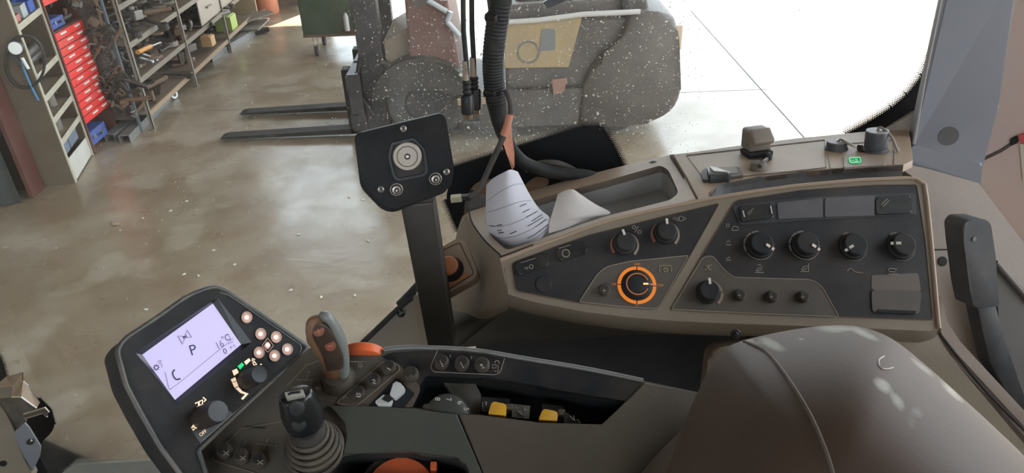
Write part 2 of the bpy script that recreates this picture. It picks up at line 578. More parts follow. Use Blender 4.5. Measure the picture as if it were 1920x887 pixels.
# ================================================================== SETTING: the workshop
fl = tag(obj('floor', box(-14, -16, -0.05, 40, 45, 0), concrete(), base=(0, 0, 0)), kind='structure')
for x0, y0, x1, y1 in ((2.5, 1.2, 2.512, 40),):
    obj('floor_joint', box(x0, y0, -0.002, x1, y1, 0.0008), mat('joint filler', (0.09, 0.08, 0.07), 0.9), fl)
for y0 in (6.95,):
    obj('floor_joint', box(-3.0, y0, -0.002, 14, y0 + 0.008, 0.0008), mat('joint filler', (0.09, 0.08, 0.07), 0.9), fl)
tag(obj('wall_left', box(-4.5, -14, 0, -4.32, 12.2, 5.2), wall_paint), kind='structure')
tag(obj('wall_back', box(-6.0, 11.15, 0, -2.6, 11.3, 2.3), mat('dark brick red low wall', (0.10, 0.065, 0.05), 0.85, dust=0.3, scale=4)), kind='structure')
tag(obj('rear_light_block', box(0.4, -2.2, 0, 5.1, -2.0, 5.2), mat('dark light block', (0.16, 0.14, 0.115), 0.85)), kind='structure')  # unseen wall section added and trimmed to block light from behind
tag(obj('ceiling', box(-6.2, -5, 5.2, 3.75, 12.5, 5.3), roof_sheet), kind='structure')

# ================================================================== SETTING: the cab
glass = tag(obj('window_1', box(-1.35, GLASS_Y, 1.27, 0.80, GLASS_Y + 0.005, 3.0), dirty_glass(), base=(0, 0, 0)), kind='structure')
GP = Plane((0, GLASS_Y, 0), n=V((0, -1, 0)))
def frit(px, hx=0.0006): return slab(px, GP, hx, up=0.0012)
hump = rp([(848, 316), (1092, 239), (1124, 239), (1140, 262), (1172, 322), (1172, 400), (861, 432), (836, 372)], [4, 12, 10, 10, 0, 0, 4, 10])
rear = [(1587, 256), (1632, 232), (1675, 205), (1704, 180), (1733, 143), (1752, 100), (1775, 30), (1800, 30), (1800, 260), (1587, 290)]
front = rp([(-40, 600), (4, 680), (14, 720), (74, 747), (95, 768), (103, 797), (97, 811), (78, 829), (74, 855), (96, 900), (-40, 900)], [0, 6, 6, 10, 8, 8, 6, 8, 8, 0, 0])
for q in (hump, rear, front): obj('enamel_band', frit(q), frit_black, glass)
def dots(path, side, rows, pitch):
    """halftone dots printed beside an enamel edge, shrinking outwards"""
    bm = bmesh.new()
    P = resample(path, max(2, int(sum((V(b) - V(a)).length for a, b in zip(path, path[1:])) / pitch)))
    for k in range(rows):
        r = pitch * (0.66 - 0.44 * k / max(1, rows - 1))
        for i in range(len(P) - 1):
            t = (P[i + 1] - P[i]).normalized()
            nn = V((t.y, -t.x)) * side
            c = P[i] + t * (pitch * (0.5 if k % 2 else 0)) + nn * (pitch * 0.72 * (k - 0.2))
            vsx = [bm.verts.new(GP(c.x + r * math.cos(a), c.y + r * math.sin(a), 0.001)) for a in [math.pi * j / 3 for j in range(6)]]
            bm.faces.new(vsx)
    bm.normal_update()
    bmesh.ops.solidify(bm, geom=bm.faces[:], thickness=0.0005)
    return bm
d1 = [dots([(848, 316), (1090, 239)], 1, 5, 3.8), dots([(1090, 239), (1126, 239), (1142, 262), (1172, 322)], 1, 6, 3.8), dots([(861, 432), (836, 372)], 1, 5, 3.8),
      dots([(1587, 256), (1632, 232), (1675, 205), (1704, 180), (1733, 143), (1752, 100)], 1, 7, 3.8),
      dots([(-10, 655), (4, 680), (14, 720)], 1, 4, 3.5), dots([(74, 747), (95, 768), (103, 797)], 1, 3, 3.0)]
tag(obj('enamel_dots', d1, frit_black, glass), kind='stuff')

# dried mud flecks and scratches stuck on the outside of the pane
def fleck_mat():
    M = bpy.data.materials.new('dried mud fleck')
    M.use_nodes = True
    N, L = M.node_tree.nodes, M.node_tree.links
    N.clear()
    o_, a, b, mx = (N.new(k) for k in ('ShaderNodeOutputMaterial', 'ShaderNodeBsdfTranslucent', 'ShaderNodeBsdfDiffuse', 'ShaderNodeMixShader'))
    a.inputs[0].default_value = (0.62, 0.59, 0.54, 1)
    b.inputs[0].default_value = (0.40, 0.37, 0.32, 1)
    mx.inputs[0].default_value = 0.4
    L.new(a.outputs[0], mx.inputs[1])
    L.new(b.outputs[0], mx.inputs[2])
    L.new(mx.outputs[0], o_.inputs[0])
    return M
rf = random.Random(21)
fb = bmesh.new()
def fleck(x, z, r, st=1.0, an=0.0):
    vsx = []
    k = rf.choice((4, 5, 6))
    for j in range(k):
        a = 2 * math.pi * j / k + rf.random() * 0.5
        q = r * (0.6 + 0.6 * rf.random())
        u, v = q * math.cos(a) * st, q * math.sin(a)
        vsx.append(fb.verts.new((x + u * math.cos(an) - v * math.sin(an), GLASS_Y + 0.0056, z + u * math.sin(an) + v * math.cos(an))))
    fb.faces.new(vsx)
for i in range(4800):
    x = rf.uniform(-0.24, 0.30)
    z = 2.09 + 0.42 * rf.random()
    e = min(1, (x + 0.24) / 0.05, (0.30 - x) / 0.04, (z - 2.09) / 0.05)
    if rf.random() > e: continue
    r = 0.00040 + 0.00075 * rf.random() ** 3 + (0.0014 if rf.random() < 0.012 else 0)
    fleck(x, z, r, 1 + 0.8 * rf.random(), rf.random() * 3)
for i in range(700):
    fleck(rf.uniform(-1.1, 0.72), 1.7 + 0.85 * rf.random() ** 0.6, 0.00045 + 0.0009 * rf.random() ** 4, 1.3, rf.random() * 3)
for i in range(26):
    fleck(rf.uniform(-0.2, 0.28), rf.uniform(2.12, 2.5), 0.00030, rf.uniform(12, 40), rf.choice((0.3, -0.5, 1.2, 1.9)) + rf.random() * 0.5)
tag(obj('dried_flecks', fb, fleck_mat(), glass), kind='stuff')

# rear pillar between the side window and the rear window
PIL = Plane(at_y(1800, 150, 0.97), 8, -14)
pil = tag(obj('trim_1', slab(rp([(1785, -60), (1912, -60), (1872, 200), (1833, 350), (1745, 322), (1712, 275)], [0, 0, 10, 8, 14, 6]), PIL, 0.03, bev=0.006), pillar_grey, smooth=40), kind='structure')
obj('cover_foot', slab(rp([(1713, 270), (1760, 285), (1842, 306), (1838, 356), (1790, 350), (1700, 312), (1702, 292)], 6), PIL, 0.02, up=0.004, bev=0.003), pillar_grey, pil)
obj('plug', disc(PIL(1778, 255), PIL.n, 0.0135, 0.0016, 20), mat('pillar plug', (0.12, 0.115, 0.12), 0.6, dust=0.3, dcol=(0.2, 0.18, 0.16)), pil)
obj('edge_bead', tube([PIL(1768, -20, 0.002), PIL(1735, 140, 0.002), PIL(1713, 270, 0.002)], 0.0022), mat('pillar bead', (0.36, 0.34, 0.33), 0.5), pil)
# trim behind the deck, left of the pillar foot
RT1 = Plane(at_y(1690, 250, 1.0), 30, 0)
tag(obj('trim_2', slab([(1662, 243), (1722, 205), (1760, 215), (1770, 360), (1690, 330), (1655, 300)], RT1, 0.02), trim_taupe), kind='structure')
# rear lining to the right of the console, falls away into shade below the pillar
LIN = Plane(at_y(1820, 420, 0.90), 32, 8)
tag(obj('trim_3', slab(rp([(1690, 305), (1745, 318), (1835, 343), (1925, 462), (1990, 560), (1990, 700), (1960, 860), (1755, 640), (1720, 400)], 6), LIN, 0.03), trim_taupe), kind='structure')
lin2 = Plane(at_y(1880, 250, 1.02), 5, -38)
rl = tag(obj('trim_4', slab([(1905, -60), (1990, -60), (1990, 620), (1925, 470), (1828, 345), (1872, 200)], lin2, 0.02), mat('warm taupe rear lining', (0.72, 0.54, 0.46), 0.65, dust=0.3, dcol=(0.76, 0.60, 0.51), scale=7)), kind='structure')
obj('seam', tube([lin2(1832, 304, 0.001), lin2(1876, 283, 0.001), lin2(1908, 262, 0.001)], 0.0026), mat('seam shade', (0.14, 0.10, 0.08), 0.8), rl)
obj('clip', slab(rp([(1893, 262), (1906, 255), (1909, 268), (1895, 274)], 2), lin2, 0.008, up=0.006), black_matte, rl)
obj('strap_end', slab(rp([(1910, 255), (1940, 245), (1940, 270), (1912, 268)], 2), lin2, 0.012, up=0.010), mat('red strap', (0.75, 0.10, 0.09), 0.6), rl)
obj('strap_label', slab([(1912, 270), (1940, 272), (1940, 345), (1918, 340)], lin2, 0.004, up=0.006), mat('cream label', (0.75, 0.66, 0.52), 0.6), rl)
# dark side wall below the console and between console and seat
tag(obj('trim_5', box(-0.06, 0.86, 1.2, 0.45, 0.90, 1.96), dark_lining), kind='structure')
# lower front side lining with a clip
FL_ = Plane(at_y(740, 620, 0.93), 28, 0)
fs = tag(obj('trim_6', slab(rp([(640, 690), (668, 655), (748, 576), (770, 562), (800, 560), (830, 700), (800, 760), (640, 760)], 3), FL_, 0.03), mat('olive tan side lining', (0.20, 0.16, 0.105), 0.55, dust=0.35, dcol=(0.25, 0.19, 0.13), scale=10)), kind='structure')
obj('seal', tube(smooth_path([FL_(640, 692, 0.004), FL_(668, 655, 0.004), FL_(712, 612, 0.004), FL_(750, 576, 0.004), FL_(782, 551, 0.004)]), 0.0042), rubber, fs)
obj('seal', tube(smooth_path([FL_(748, 572, -0.006), FL_(768, 552, -0.004), FL_(790, 528, -0.004)]), 0.0065), rubber, fs)
obj('clip_hole', disc(FL_(752, 588), FL_.n, 0.0062, 0.0012, 14), deep_black, fs)
obj('clip', tube([FL_(745, 579, 0.006), FL_(751, 585, 0.006), FL_(748, 590, 0.007), FL_(757, 584, 0.006)], 0.0014, 6), steel, fs)
tag(obj('trim_7', slab(rp([(774, 556), (786, 552), (800, 580), (812, 660), (800, 690), (790, 655)], 4), Plane(at_y(790, 610, 0.86), 15, -25), 0.02, bev=0.003), tan_plastic), kind='structure')
# front lower sill under the window and the front post
SILL = Plane(at_y(200, 880, GLASS_Y - 0.005), 40, 0)
sill = tag(obj('trim_8', slab(rp([(96, 900), (140, 872), (200, 868), (300, 862), (345, 900)], 6), SILL, 0.03), mat('scuffed grey green sill', (0.16, 0.165, 0.135), 0.35, dust=0.4, dcol=(0.22, 0.20, 0.16), scale=30, bump=0.5)), kind='structure')
FPL = Plane(at_y(20, 840, 0.95), 10, 20)
fpost = tag(obj('trim_9', slab(rp([(-60, 700), (-5, 755), (8, 770), (24, 802), (40, 852), (64, 900), (-60, 900)], [0, 8, 6, 6, 6, 0, 0]), FPL, 0.03, bev=0.004), mat('dusty beige front post', (0.22, 0.19, 0.14), 0.5, dust=0.4, scale=20)), kind='structure')
obj('hole', disc(FPL(6, 869), FPL.n, 0.006, 0.001, 16), deep_black, fpost)
# unseen cab roof and floor, left and rear half walls added for shade
tag(obj('trim_10', box(-1.4, -0.9, 3.02, 1.15, 1.08, 3.12), cab_liner), kind='structure')
tag(obj('trim_11', box(-1.35, -0.9, 1.16, 1.1, 1.0, 1.2), cab_floor_mat), kind='structure')
tag(obj('added_rear_half_wall', box(1.1, -0.9, 1.16, 1.15, 0.9, 1.9), dark_lining), kind='structure')
tag(obj('added_left_half_wall', box(-1.35, -0.9, 1.2, 1.1, -0.86, 2.2), dark_lining), kind='structure')

# ================================================================== SIDE CONSOLE
PA = Plane(at_d(1350, 470, 0.92), 50)
p1, p2, p3 = PA(930, 487), PA(1326, 374), at_y(1255, 290, 1.0)
DL = plane3(p1, p2, p3)
DR = plane3(p2, PA(1720, 334), at_y(1500, 260, 1.0))
con = thing('side_console', (0.25, 0.85, 2.0), 'long dusty beige side console carrying dials and switches below the side window', 'console')
# bezel and body shell
B = [(938, 488), (1000, 464), (1136, 415), (1230, 393), (1326, 374), (1410, 360), (1492, 349), (1610, 338), (1700, 334), (1724, 336), (1733, 346)]
Cc = [(952, 552), (1000, 566), (1090, 584), (1170, 594), (1250, 601), (1350, 606), (1470, 610), (1600, 615), (1700, 619), (1748, 621), (1760, 616)]
n_ = 42
Bt, Ct = resample([PA(*q) for q in B], n_), resample([PA(*q) for q in Cc], n_)
Bk = [p + V((0, 0.010, -0.004)) for p in Bt]
Bk2 = [p + V((0, 0.030, -0.022)) for p in Bt]
Dt = [p + V((0, 0.001, -0.014)) for p in Ct]
Dt2 = [p + V((0, 0.010, -0.026)) for p in Ct]
Et = resample([at_y(858, 652, 0.80), at_y(1000, 641, 0.795), at_y(1200, 627, 0.785), at_y(1380, 630, 0.765), at_y(1560, 650, 0.72), at_y(1775, 668, 0.69)], n_)
Ft = [p + V((0, 0.09, -0.004)) for p in Et]
shaded_grey = mat('shade darkened olive underside plastic', (0.105, 0.098, 0.082), 0.5, dust=0.15, dcol=(0.16, 0.13, 0.10), scale=8)  # darker colour paints the shade on the undercut console faces
obj('body', loft([Bk2, Bk, Bt, Ct, Dt, Dt2]), tan_plastic, con, smooth=35)
obj('underside', loft([Dt2, [a.lerp(b, 0.5) for a, b in zip(Dt2, Et)], Et, Ft]), shaded_grey, con, smooth=60)
# highlight bead along bezel edge
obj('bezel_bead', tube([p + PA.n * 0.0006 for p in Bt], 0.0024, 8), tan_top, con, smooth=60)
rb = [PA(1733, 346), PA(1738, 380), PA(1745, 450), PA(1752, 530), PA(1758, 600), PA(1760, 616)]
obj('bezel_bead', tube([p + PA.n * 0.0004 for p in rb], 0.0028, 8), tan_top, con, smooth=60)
# right flank
r0 = resample(rb, 8)
obj('flank', loft([r0, [p + V((0.006, 0.02, -0.006)) for p in r0], [p + V((0.010, 0.12, -0.02)) for p in r0]]), tan_plastic, con, smooth=40)
# rounded front end
L0 = [DL(879, 397), DL(886, 419), DL(908, 450), DL(938, 481), PA(950, 520), PA(952, 552), PA(952, 552) + V((0, .001, -.014)), at_y(960, 640, 0.795)]
L1 = [at_y(872, 402, 0.93), at_y(876, 430, 0.90), at_y(888, 468, 0.86), at_y(905, 505, 0.80), at_y(915, 540, 0.765), at_y(915, 570, 0.75), at_y(915, 595, 0.745), at_y(915, 646, 0.80)]
L2 = [at_y(866, 408, 0.97), at_y(862, 440, 0.95), at_y(866, 475, 0.92), at_y(872, 515, 0.86), at_y(872, 545, 0.82), at_y(872, 575, 0.79), at_y(868, 605, 0.77), at_y(868, 650, 0.805)]
L3 = [at_y(858, 430, 1.0), at_y(850, 470, 0.99), at_y(848, 490, 0.97), at_y(835, 530, 0.90), at_y(825, 560, 0.86), at_y(820, 585, 0.83), at_y(815, 620, 0.80), at_y(815, 660, 0.81)]
rows = [L0, L1, L2, L3]
g = []
for k in range(8):
    g.append(smooth_path([r[k] for r in rows], 5))
g = [list(c) for c in zip(*g)]
g = [resample(smooth_path(r, 4), 36) for r in g]
obj('front_shoulder', loft([r[:25] for r in g]), tan_plastic, con, smooth=80)
obj('front_underside', loft([r[24:] for r in g]), shaded_grey, con, smooth=80)
obj('crease', tube(smooth_path([DL(879, 396, .0008), DL(886, 419, .0008), DL(908, 450, .0008), DL(937, 477, .0008), DL(942, 480, 0.0008), DL(1000, 459, .0008)]), 0.0011, 6), groove, con)
# storage lid with its open tray
hole = rp([(908, 414), (926, 450), (950, 469), (995, 455), (1060, 431), (1133, 406), (1256, 375), (1273, 362), (1253, 318), (1238, 310), (1133, 340), (1045, 363), (980, 382), (918, 400)], [8, 10, 8, 4, 4, 4, 6, 8, 8, 6, 4, 4, 8, 8], 3)
lid = [(879, 397), (886, 419), (908, 450), (938, 481), (1000, 461), (1136, 412), (1230, 390), (1305, 373), (1283, 330), (1258, 290), (1180, 308), (1080, 333), (1000, 357), (940, 377), (895, 392)]
h3 = [DL(*q) for q in hole]
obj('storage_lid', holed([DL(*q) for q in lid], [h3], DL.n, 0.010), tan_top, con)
cc = sum(h3, V()) / len(h3)
tray = walls([h3, [p - DL.n * 0.012 for p in h3], [p.lerp(cc, 0.05) - DL.n * 0.034 for p in h3]])
obj('tray', tray, mat('grey rubber tray', (0.28, 0.275, 0.26), 0.75, dust=0.3, dcol=(0.34, 0.31, 0.28), scale=12), con, smooth=50)
obj('screw', [disc(DL(1224, 303), DL.n, 0.0052, 0.0010, 16), disc(DL(1224, 303), DL.n, 0.0030, 0.0016, 6)], black_plastic, con)
# switch deck
deck = [(1309, 372), (1330, 363), (1346, 344), (1420, 331), (1500, 320), (1600, 313), (1694, 309), (1712, 300), (1705, 241), (1640, 245), (1560, 253), (1500, 259), (1400, 271), (1310, 284), (1262, 289), (1287, 330)]
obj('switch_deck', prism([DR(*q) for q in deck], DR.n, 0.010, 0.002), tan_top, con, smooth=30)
gr0 = resample([DR(*q) for q in [(1330, 363), (1346, 344), (1420, 331), (1500, 320), (1600, 313), (1694, 309)]], 20)
gr2 = resample([PA(*q) + V((0, 0.008, -0.004)) for q in [(1330, 374), (1345, 371), (1420, 359), (1492, 350), (1610, 339), (1700, 335)]], 20)
gr1 = [a.lerp(b, 0.4) - DR.n * 0.020 for a, b in zip(gr0, gr2)]
obj('grip_groove', loft([gr0, [p - DR.n * 0.008 for p in gr0], gr1, gr2]), mat('shaded grey groove', (0.085, 0.083, 0.085), 0.6, dust=0.3, dcol=(0.16, 0.14, 0.12)), con, smooth=50)  # dark grey paints the shade inside the finger groove
obj('lid_gap', slab([(1256, 290), (1265, 289), (1314, 373), (1304, 376)], DR, 0.003, up=-0.0045), mat('brown seam', (0.06, 0.042, 0.03), 0.9), con)
# printed inset panels on the deck
obj('deck_inset', ribbon([rp([(1287, 291), (1546, 262), (1549, 314), (1322, 338), (1287, 291)], 0)], DR, 1.6), mat('tan line shade', (0.12, 0.09, 0.07), 0.8), con)
obj('deck_inset', ribbon([[(1548, 273), (1676, 262), (1676, 311), (1557, 316), (1548, 273)]], DR, 1.6), mat('tan line shade', (0.12, 0.09, 0.07), 0.8), con)
# panels on the face
def ppoly(px, up, material, name, r=8, h=0.004, line=None, lw=1.5):
    q = rp(px, r)
    o = obj(name, slab(q, PA, h, up=up, bev=0.0005), material, con)
    if line: obj('panel_outline', ribbon([q + [q[0]]], PA, lw, up=up + 0.0004), line, con)
    return o
left_panel = ppoly([(959, 493), (1040, 463), (1104, 441), (1243, 406), (1349, 381), (1294, 479), (1234, 580), (1170, 575), (1085, 567), (967, 545)], 0.0008, panel_black, 'dial_panel', [8, 4, 4, 4, 6, 0, 10, 4, 4, 8], line=mat('rust brown gasket', (0.10, 0.055, 0.032), 0.8))
ppoly([(1086, 566), (1120, 514), (1137, 500), (1180, 490), (1291, 479), (1234, 579), (1170, 575)], 0.0014, panel_brown, 'dial_panel_insert', [4, 12, 12, 8, 3, 10, 4], line=line_mat)
right_panel = ppoly([(1379, 376), (1500, 357), (1640, 347), (1719, 346), (1735, 450), (1749, 600), (1500, 590), (1258, 580), (1315, 482)], 0.0008, panel_black, 'switch_panel', [8, 4, 4, 6, 4, 6, 4, 6, 4], line=mat('rust brown gasket', (0.10, 0.055, 0.032), 0.8))
ppoly([(1259, 580), (1318, 482), (1336, 479), (1357, 505), (1375, 520), (1520, 524), (1540, 535), (1573, 594), (1420, 588)], 0.0014, panel_brown, 'switch_panel_insert', [6, 8, 8, 10, 10, 10, 10, 3, 4], line=line_mat)
ppoly([(1634, 516), (1722, 512), (1727, 546), (1634, 543)], 0.0012, mat('brown dusted film', (0.13, 0.103, 0.082), 0.7, dust=0.4, dcol=(0.17, 0.13, 0.105)), 'label_film', 4)
# dusty storage pocket bottom right
obj('pocket', slab(rp([(1634, 543), (1728, 546), (1724, 588), (1636, 586)], 5), PA, 0.004, up=0.0022, bev=0.0015), panel_brown, con)
obj('pocket_slot', slab(rp([(1646, 580), (1718, 583), (1716, 589), (1644, 586)], 2), PA, 0.003, up=0.0032), deep_black, con)
# long blanking strip along the top of the right panel
ppoly([(1372, 386), (1452, 376), (1530, 369), (1620, 364), (1716, 361), (1719, 402), (1620, 408), (1530, 412), (1450, 418), (1388, 422)], 0.0016, mat('bluish dusty switch strip', (0.040, 0.044, 0.050), 0.35, dust=0.35, dcol=(0.12, 0.11, 0.105), scale=12), 'switch_strip', 5)
for px in ([(1457, 380), (1543, 371), (1543, 407), (1460, 411)], [(1547, 371), (1640, 366), (1640, 404), (1547, 407)]):
    obj('blank_cover', slab(rp(px, 3), PA, 0.003, up=0.0030, bev=0.0006), mat('grey blank cover', (0.075, 0.075, 0.080), 0.5, dust=0.4, dcol=(0.15, 0.13, 0.125), scale=20), con)
def rocker(px, marks, label, up=0.004, mt=black_plastic):
    o = obj('rocker_switch', slab(rp(px, 5), PA, 0.005, up=up, bev=0.0014), mt, con)
    if label: o['label'] = label
    for mk, w, mm in marks: obj('symbol', ribbon(mk, PA, w, up=up + 0.0006), mm, o)
    return o
rocker([(1386, 386), (1449, 381), (1452, 408), (1391, 416)], [([[(1393, 395), (1396, 407)], [(1445, 386), (1448, 401)]], 2.5, mark), ([[(1402, 400), (1408, 394), (1410, 397), (1404, 403), (1402, 400)], [(1409, 394), (1413, 390)]], 1.4, mark_dim)], 'rocker switch with two cream end bars')
rocker([(1643, 370), (1708, 366), (1711, 399), (1643, 402)], [([[(1652, 384), (1664, 373), (1667, 376), (1656, 387), (1652, 384)]], 1.5, mark_dim)], 'bluish rocker switch with cylinder symbol')
rocker([(966, 491), (1022, 474), (1029, 480), (1030, 497), (975, 517), (968, 508)], [([arc_px(996, 500, 3.6, 0, 360, 12), [(983, 503), (990, 501), (989, 505), (986, 505)]], 1.5, mark_dim), ([[(976, 493), (1004, 484)]], 1.2, mark_dim)], 'rocker switch with key and ring symbol')
rocker([(1043, 466), (1090, 452), (1100, 456), (1102, 470), (1095, 476), (1052, 490), (1044, 480)], [([arc_px(1061, 475, 7, 0, 360, 14)], 2.0, mark_dim), ([[(1047, 466), (1070, 459)]], 1.2, mark_dim)], 'rocker switch with round symbol')
obj('blank_cap', slab(arc_px(1019, 532, 15, 0, 345, 23), PA, 0.003, up=0.0022, bev=0.0008), panel_black, con)
# rotary knobs
UPX = V((0, -1))
def knob(cx, cy, r_px, pdir, label, pm=pointer_mat, plen=(0.45, 1.0), h=0.013):
    c = PA(cx, cy, 0.0008)
    s = PA.scale(cx, cy)
    r = r_px * s
    k = obj('rotary_knob', lathe(c, PA.n, [(0, 0), (r, 0), (r * 0.98, h * 0.35), (r * 0.86, h * 0.45), (r * 0.82, h * 0.92), (r * 0.74, h), (0, h)], 32), black_matte, con, smooth=35)
    k['label'] = label
    x = (PA(cx + pdir[0], cy + pdir[1], 0.0008) - c).normalized()
    p = obj('pointer', bar(c + x * r * plen[0] + PA.n * (h + 0.0006), c + x * r * plen[1] * 0.98 + PA.n * (h * 0.75 + 0.001), r * 0.20, 0.0016, PA.n), pm, k)
    return c, r
def arcs(c, r, parts):
    for a0, a1, r0, r1, mm in parts:
        obj('scale_arc', arc_ring(c + PA.n * 0.0006, PA.n, PA(1350, 400) - PA(1350, 500), r * r0, tuple(r * q for q in r1), a0, a1, 0.0006, 20), mm, con)
c, r = knob(1171, 458, 21, (-5, -20), 'black knob with pointer straight up and red and cream arc, left of two', plen=(0.55, 1.1))
arcs(c, r, [(45, 135, 1.08, (1.12, 1.36), red_arc), (-20, -135, 1.08, (1.12, 1.34), line_mat)])
c, r = knob(1247, 438, 21, (0, -20), 'black knob with pointer straight up near the slanted divider', plen=(0.55, 1.1))
arcs(c, r, [(45, 135, 1.08, (1.12, 1.36), red_arc), (-20, -135, 1.08, (1.12, 1.34), line_mat)])
ticks = lambda c, r, w, gaps, mm: [arcs(c, r, [(a, a + 26, w[0], (w[1], w[1]), mm)]) for a in gaps]
for cx, cy, d, lab, pm in ((1423, 461, (22, 12), 'first of four lower-rear knobs, pointer to the lower right', pointer_pink), (1508, 461, (22, 13), 'second of four knobs, pointer to the lower right', pointer_pink),
                           (1597, 463, (-20, 13), 'third of four knobs, pointer to the lower left', pointer_mat), (1687, 463, (-22, -1), 'last of four knobs, pointer to the left', pointer_mat)):
    c, r = knob(cx, cy, 25, d, lab, pm, (0.30, 0.98))
    mm = mark_dim if cx < 1550 else mat('faint ring print', (0.17, 0.145, 0.12), 0.7)
    ticks(c, r, (1.02, 1.14), [2, 32, 62, 92] if cx < 1550 else [10], mm)
    arcs(c, r, [(-20, -235 if cx < 1550 else -200, 1.04, (1.09, 1.09), mm), (-50, -110, 1.04, (1.09, 1.09), mm)])
c, r = knob(1326, 549, 22, (0, -20), 'black knob with pointer straight up on the brown insert', plen=(0.5, 1.08))
arcs(c, r, [(-20, -80, 1.08, (1.18, 1.30), line_mat), (-86, -135, 1.10, (1.34, 1.34), line_mat)])
# big lit dial
c = PA(1194, 535, 0.0016)
s = PA.scale(1194, 535)
hint = PA(1194, 400) - PA(1194, 535)
dk = obj('lit_dial', lathe(c, PA.n, [(0, 0), (30 * s, 0), (29 * s, 0.002), (24 * s, 0.005), (22 * s, 0.006), (0, 0.006)], 40), black_matte, con, smooth=40)
dk['label'] = 'large black dial inside a glowing orange ring'
for a in (0, 90, 180, 270):
    obj('glow_ring', arc_ring(c, PA.n, hint, 29.5 * s, 35.6 * s, a + 2, a + 88, 0.0012, 18), ring_lit, dk)
obj('dim_ring', arc_ring(c + PA.n * 0.0062, PA.n, hint, 19.0 * s, 20.8 * s, -112, -428, 0.0006, 44), ring_dim, dk)
pd = (PA(1230, 534) - PA(1194, 534)).normalized()
obj('pointer', bar(c + pd * 10.5 * s + PA.n * 0.0066, c + pd * 19 * s + PA.n * 0.0066, 2.8 * s, 0.0008, PA.n), mat('hot orange pointer', (1, .6, .3), 0.5, emit=(1.0, 0.45, 0.12), es=1.0), dk)
obj('pointer', bar(c + pd * 19 * s + PA.n * 0.0062, c + pd * 30 * s + PA.n * 0.003, 2.0 * s, 0.0008, PA.n), ring_dim, dk)
dial_text = mat('orange dial lettering', (0.55, 0.22, 0.08), 0.6, emit=(1.0, 0.3, 0.08), es=0.12)
for tx, x, y in (('1400', 1194, 495.5), ('540', 1151, 533), ('1000', 1238, 535), ('0', 1194, 573)):
    obj('dial_lettering', text(tx, PA, x, y, (1, 0), 6.5, up=0.0022), dial_text, con)
# small round push buttons
def push(cx, cy, r_px, pl, parent, name='push_button', body=btn_body, face=btn_face, h=0.006, up=0.001, label=None, glyph=None, gm=mark, ring=True):
    c = pl(cx, cy, up)
    s = pl.scale(cx, cy)
    r = r_px * s
    o = obj(name, lathe(c, pl.n, [(0, 0), (r * 1.12, 0), (r * 1.12, h * 0.5), (r, h * 0.8), (r * 0.88, h), (0, h)], 24), body, parent, smooth=40)
    if ring: obj('face', lathe(c, pl.n, [(0, h), (r * 0.74, h), (r * 0.72, h + 0.0006), (0, h + 0.0006)], 20), face, o)
    if label: o['label'] = label
    if glyph:
        ox = pl(cx, cy, up + h) ; q = V((0, 0))
        if isinstance(glyph, str): obj('symbol', text(glyph, pl, *px_of(ox), (1, -0.35), r_px * 1.0, up=up + h + 0.0010), gm, o)
        else:
            bx, by = px_of(ox)
            obj('symbol', ribbon([[(bx + a * r_px, by + b * r_px) for a, b in p] for p in glyph], pl, max(1.2, r_px * 0.14), up=up + h + 0.0012, h=0.0004), gm, o)
    return o
def px_of(p):
    d = V(p) - CAM
    z = d.dot(FW)
    return 960 + F_PX * d.dot(RT) / z, 443.5 - F_PX * d.dot(UP) / z
cross = [[(-.4, -.3), (.4, .3)], [(-.4, .3), (.4, -.3)]]
for x, y in ((1133, 545), (1386, 554), (1446, 557), (1505, 557)):
    push(x, y, 10, PA, con, glyph=[[(-.35, 0), (.35, 0)], [(0, -.35), (0, .35)]], gm=mark_dim, up=0.0014)
# printed symbols
obj('symbol', ribbon([[(1237, 510), (1237, 498), (1259, 498), (1259, 510)], arc_px(1248, 506, 3.6, 0, 360, 12)], PA, 1.7, up=0.0020), mat('olive print', (0.30, 0.25, 0.12), 0.7), con)
obj('symbol', ribbon([[(1190, 436), (1197, 424)], arc_px(1199, 435, 3.2, 0, 360, 12), arc_px(1189, 426, 3, 0, 360, 10)], PA, 1.4, up=0.0014), mark_dim, con)
obj('symbol', ribbon([[(1261, 410), (1266, 407), (1266, 413), (1261, 410)], arc_px(1271, 411, 3, 0, 360, 8), arc_px(1277, 410, 4.6, 0, 360, 10), [(1282, 407), (1287, 410), (1282, 413)]], PA, 1.3, up=0.0014), mark_dim, con)
obj('symbol', ribbon([[(1322, 497), (1334, 507)], [(1322, 507), (1334, 496)], [(1328, 496), (1329, 508)]], PA, 1.5, up=0.0020), line_mat, con)
for bx, by in ((1423, 505), (1508, 503)):
    obj('symbol', ribbon([[(bx - 8, by + 6), (bx + 9, by + 6)], [(bx - 6, by + 3), (bx - 2, by - 2), (bx + 6, by - 5), (bx + 5, by), (bx - 4, by + 4)], [(bx - 3, by - 8), (bx + 4, by - 9)] if bx < 1500 else [(bx + 8, by - 9), (bx + 8, by + 5)]], PA, 1.7, up=0.0014), mark_dim, con)
obj('symbol', ribbon([[(1588, 508), (1595, 503), (1600, 507), (1603, 510), (1618, 512)]], PA, 1.4, up=0.0014), line_mat, con)
obj('symbol', ribbon([[(1665, 507), (1668, 503), (1682, 505), (1678, 510), (1667, 509)], [(1666, 514), (1684, 514)]], PA, 1.5, up=0.0020), line_mat, con)
obj('symbol', ribbon([[(1362, 420), (1367, 420), (1367, 425), (1362, 425), (1362, 420)], [(1372, 430), (1376, 424), (1384, 426), (1384, 432), (1372, 432)]], PA, 1.6, up=0.0014), mark_dim, con)
obj('symbol', ribbon([[(1361, 459), (1371, 459)], [(1362, 455), (1366, 450), (1369, 455)]], PA, 1.7, up=0.0014), mark_dim, con)
obj('symbol', ribbon([[(1361, 488), (1371, 488)], [(1362, 485), (1369, 482)]], PA, 1.9, up=0.0014), mark_dim, con)
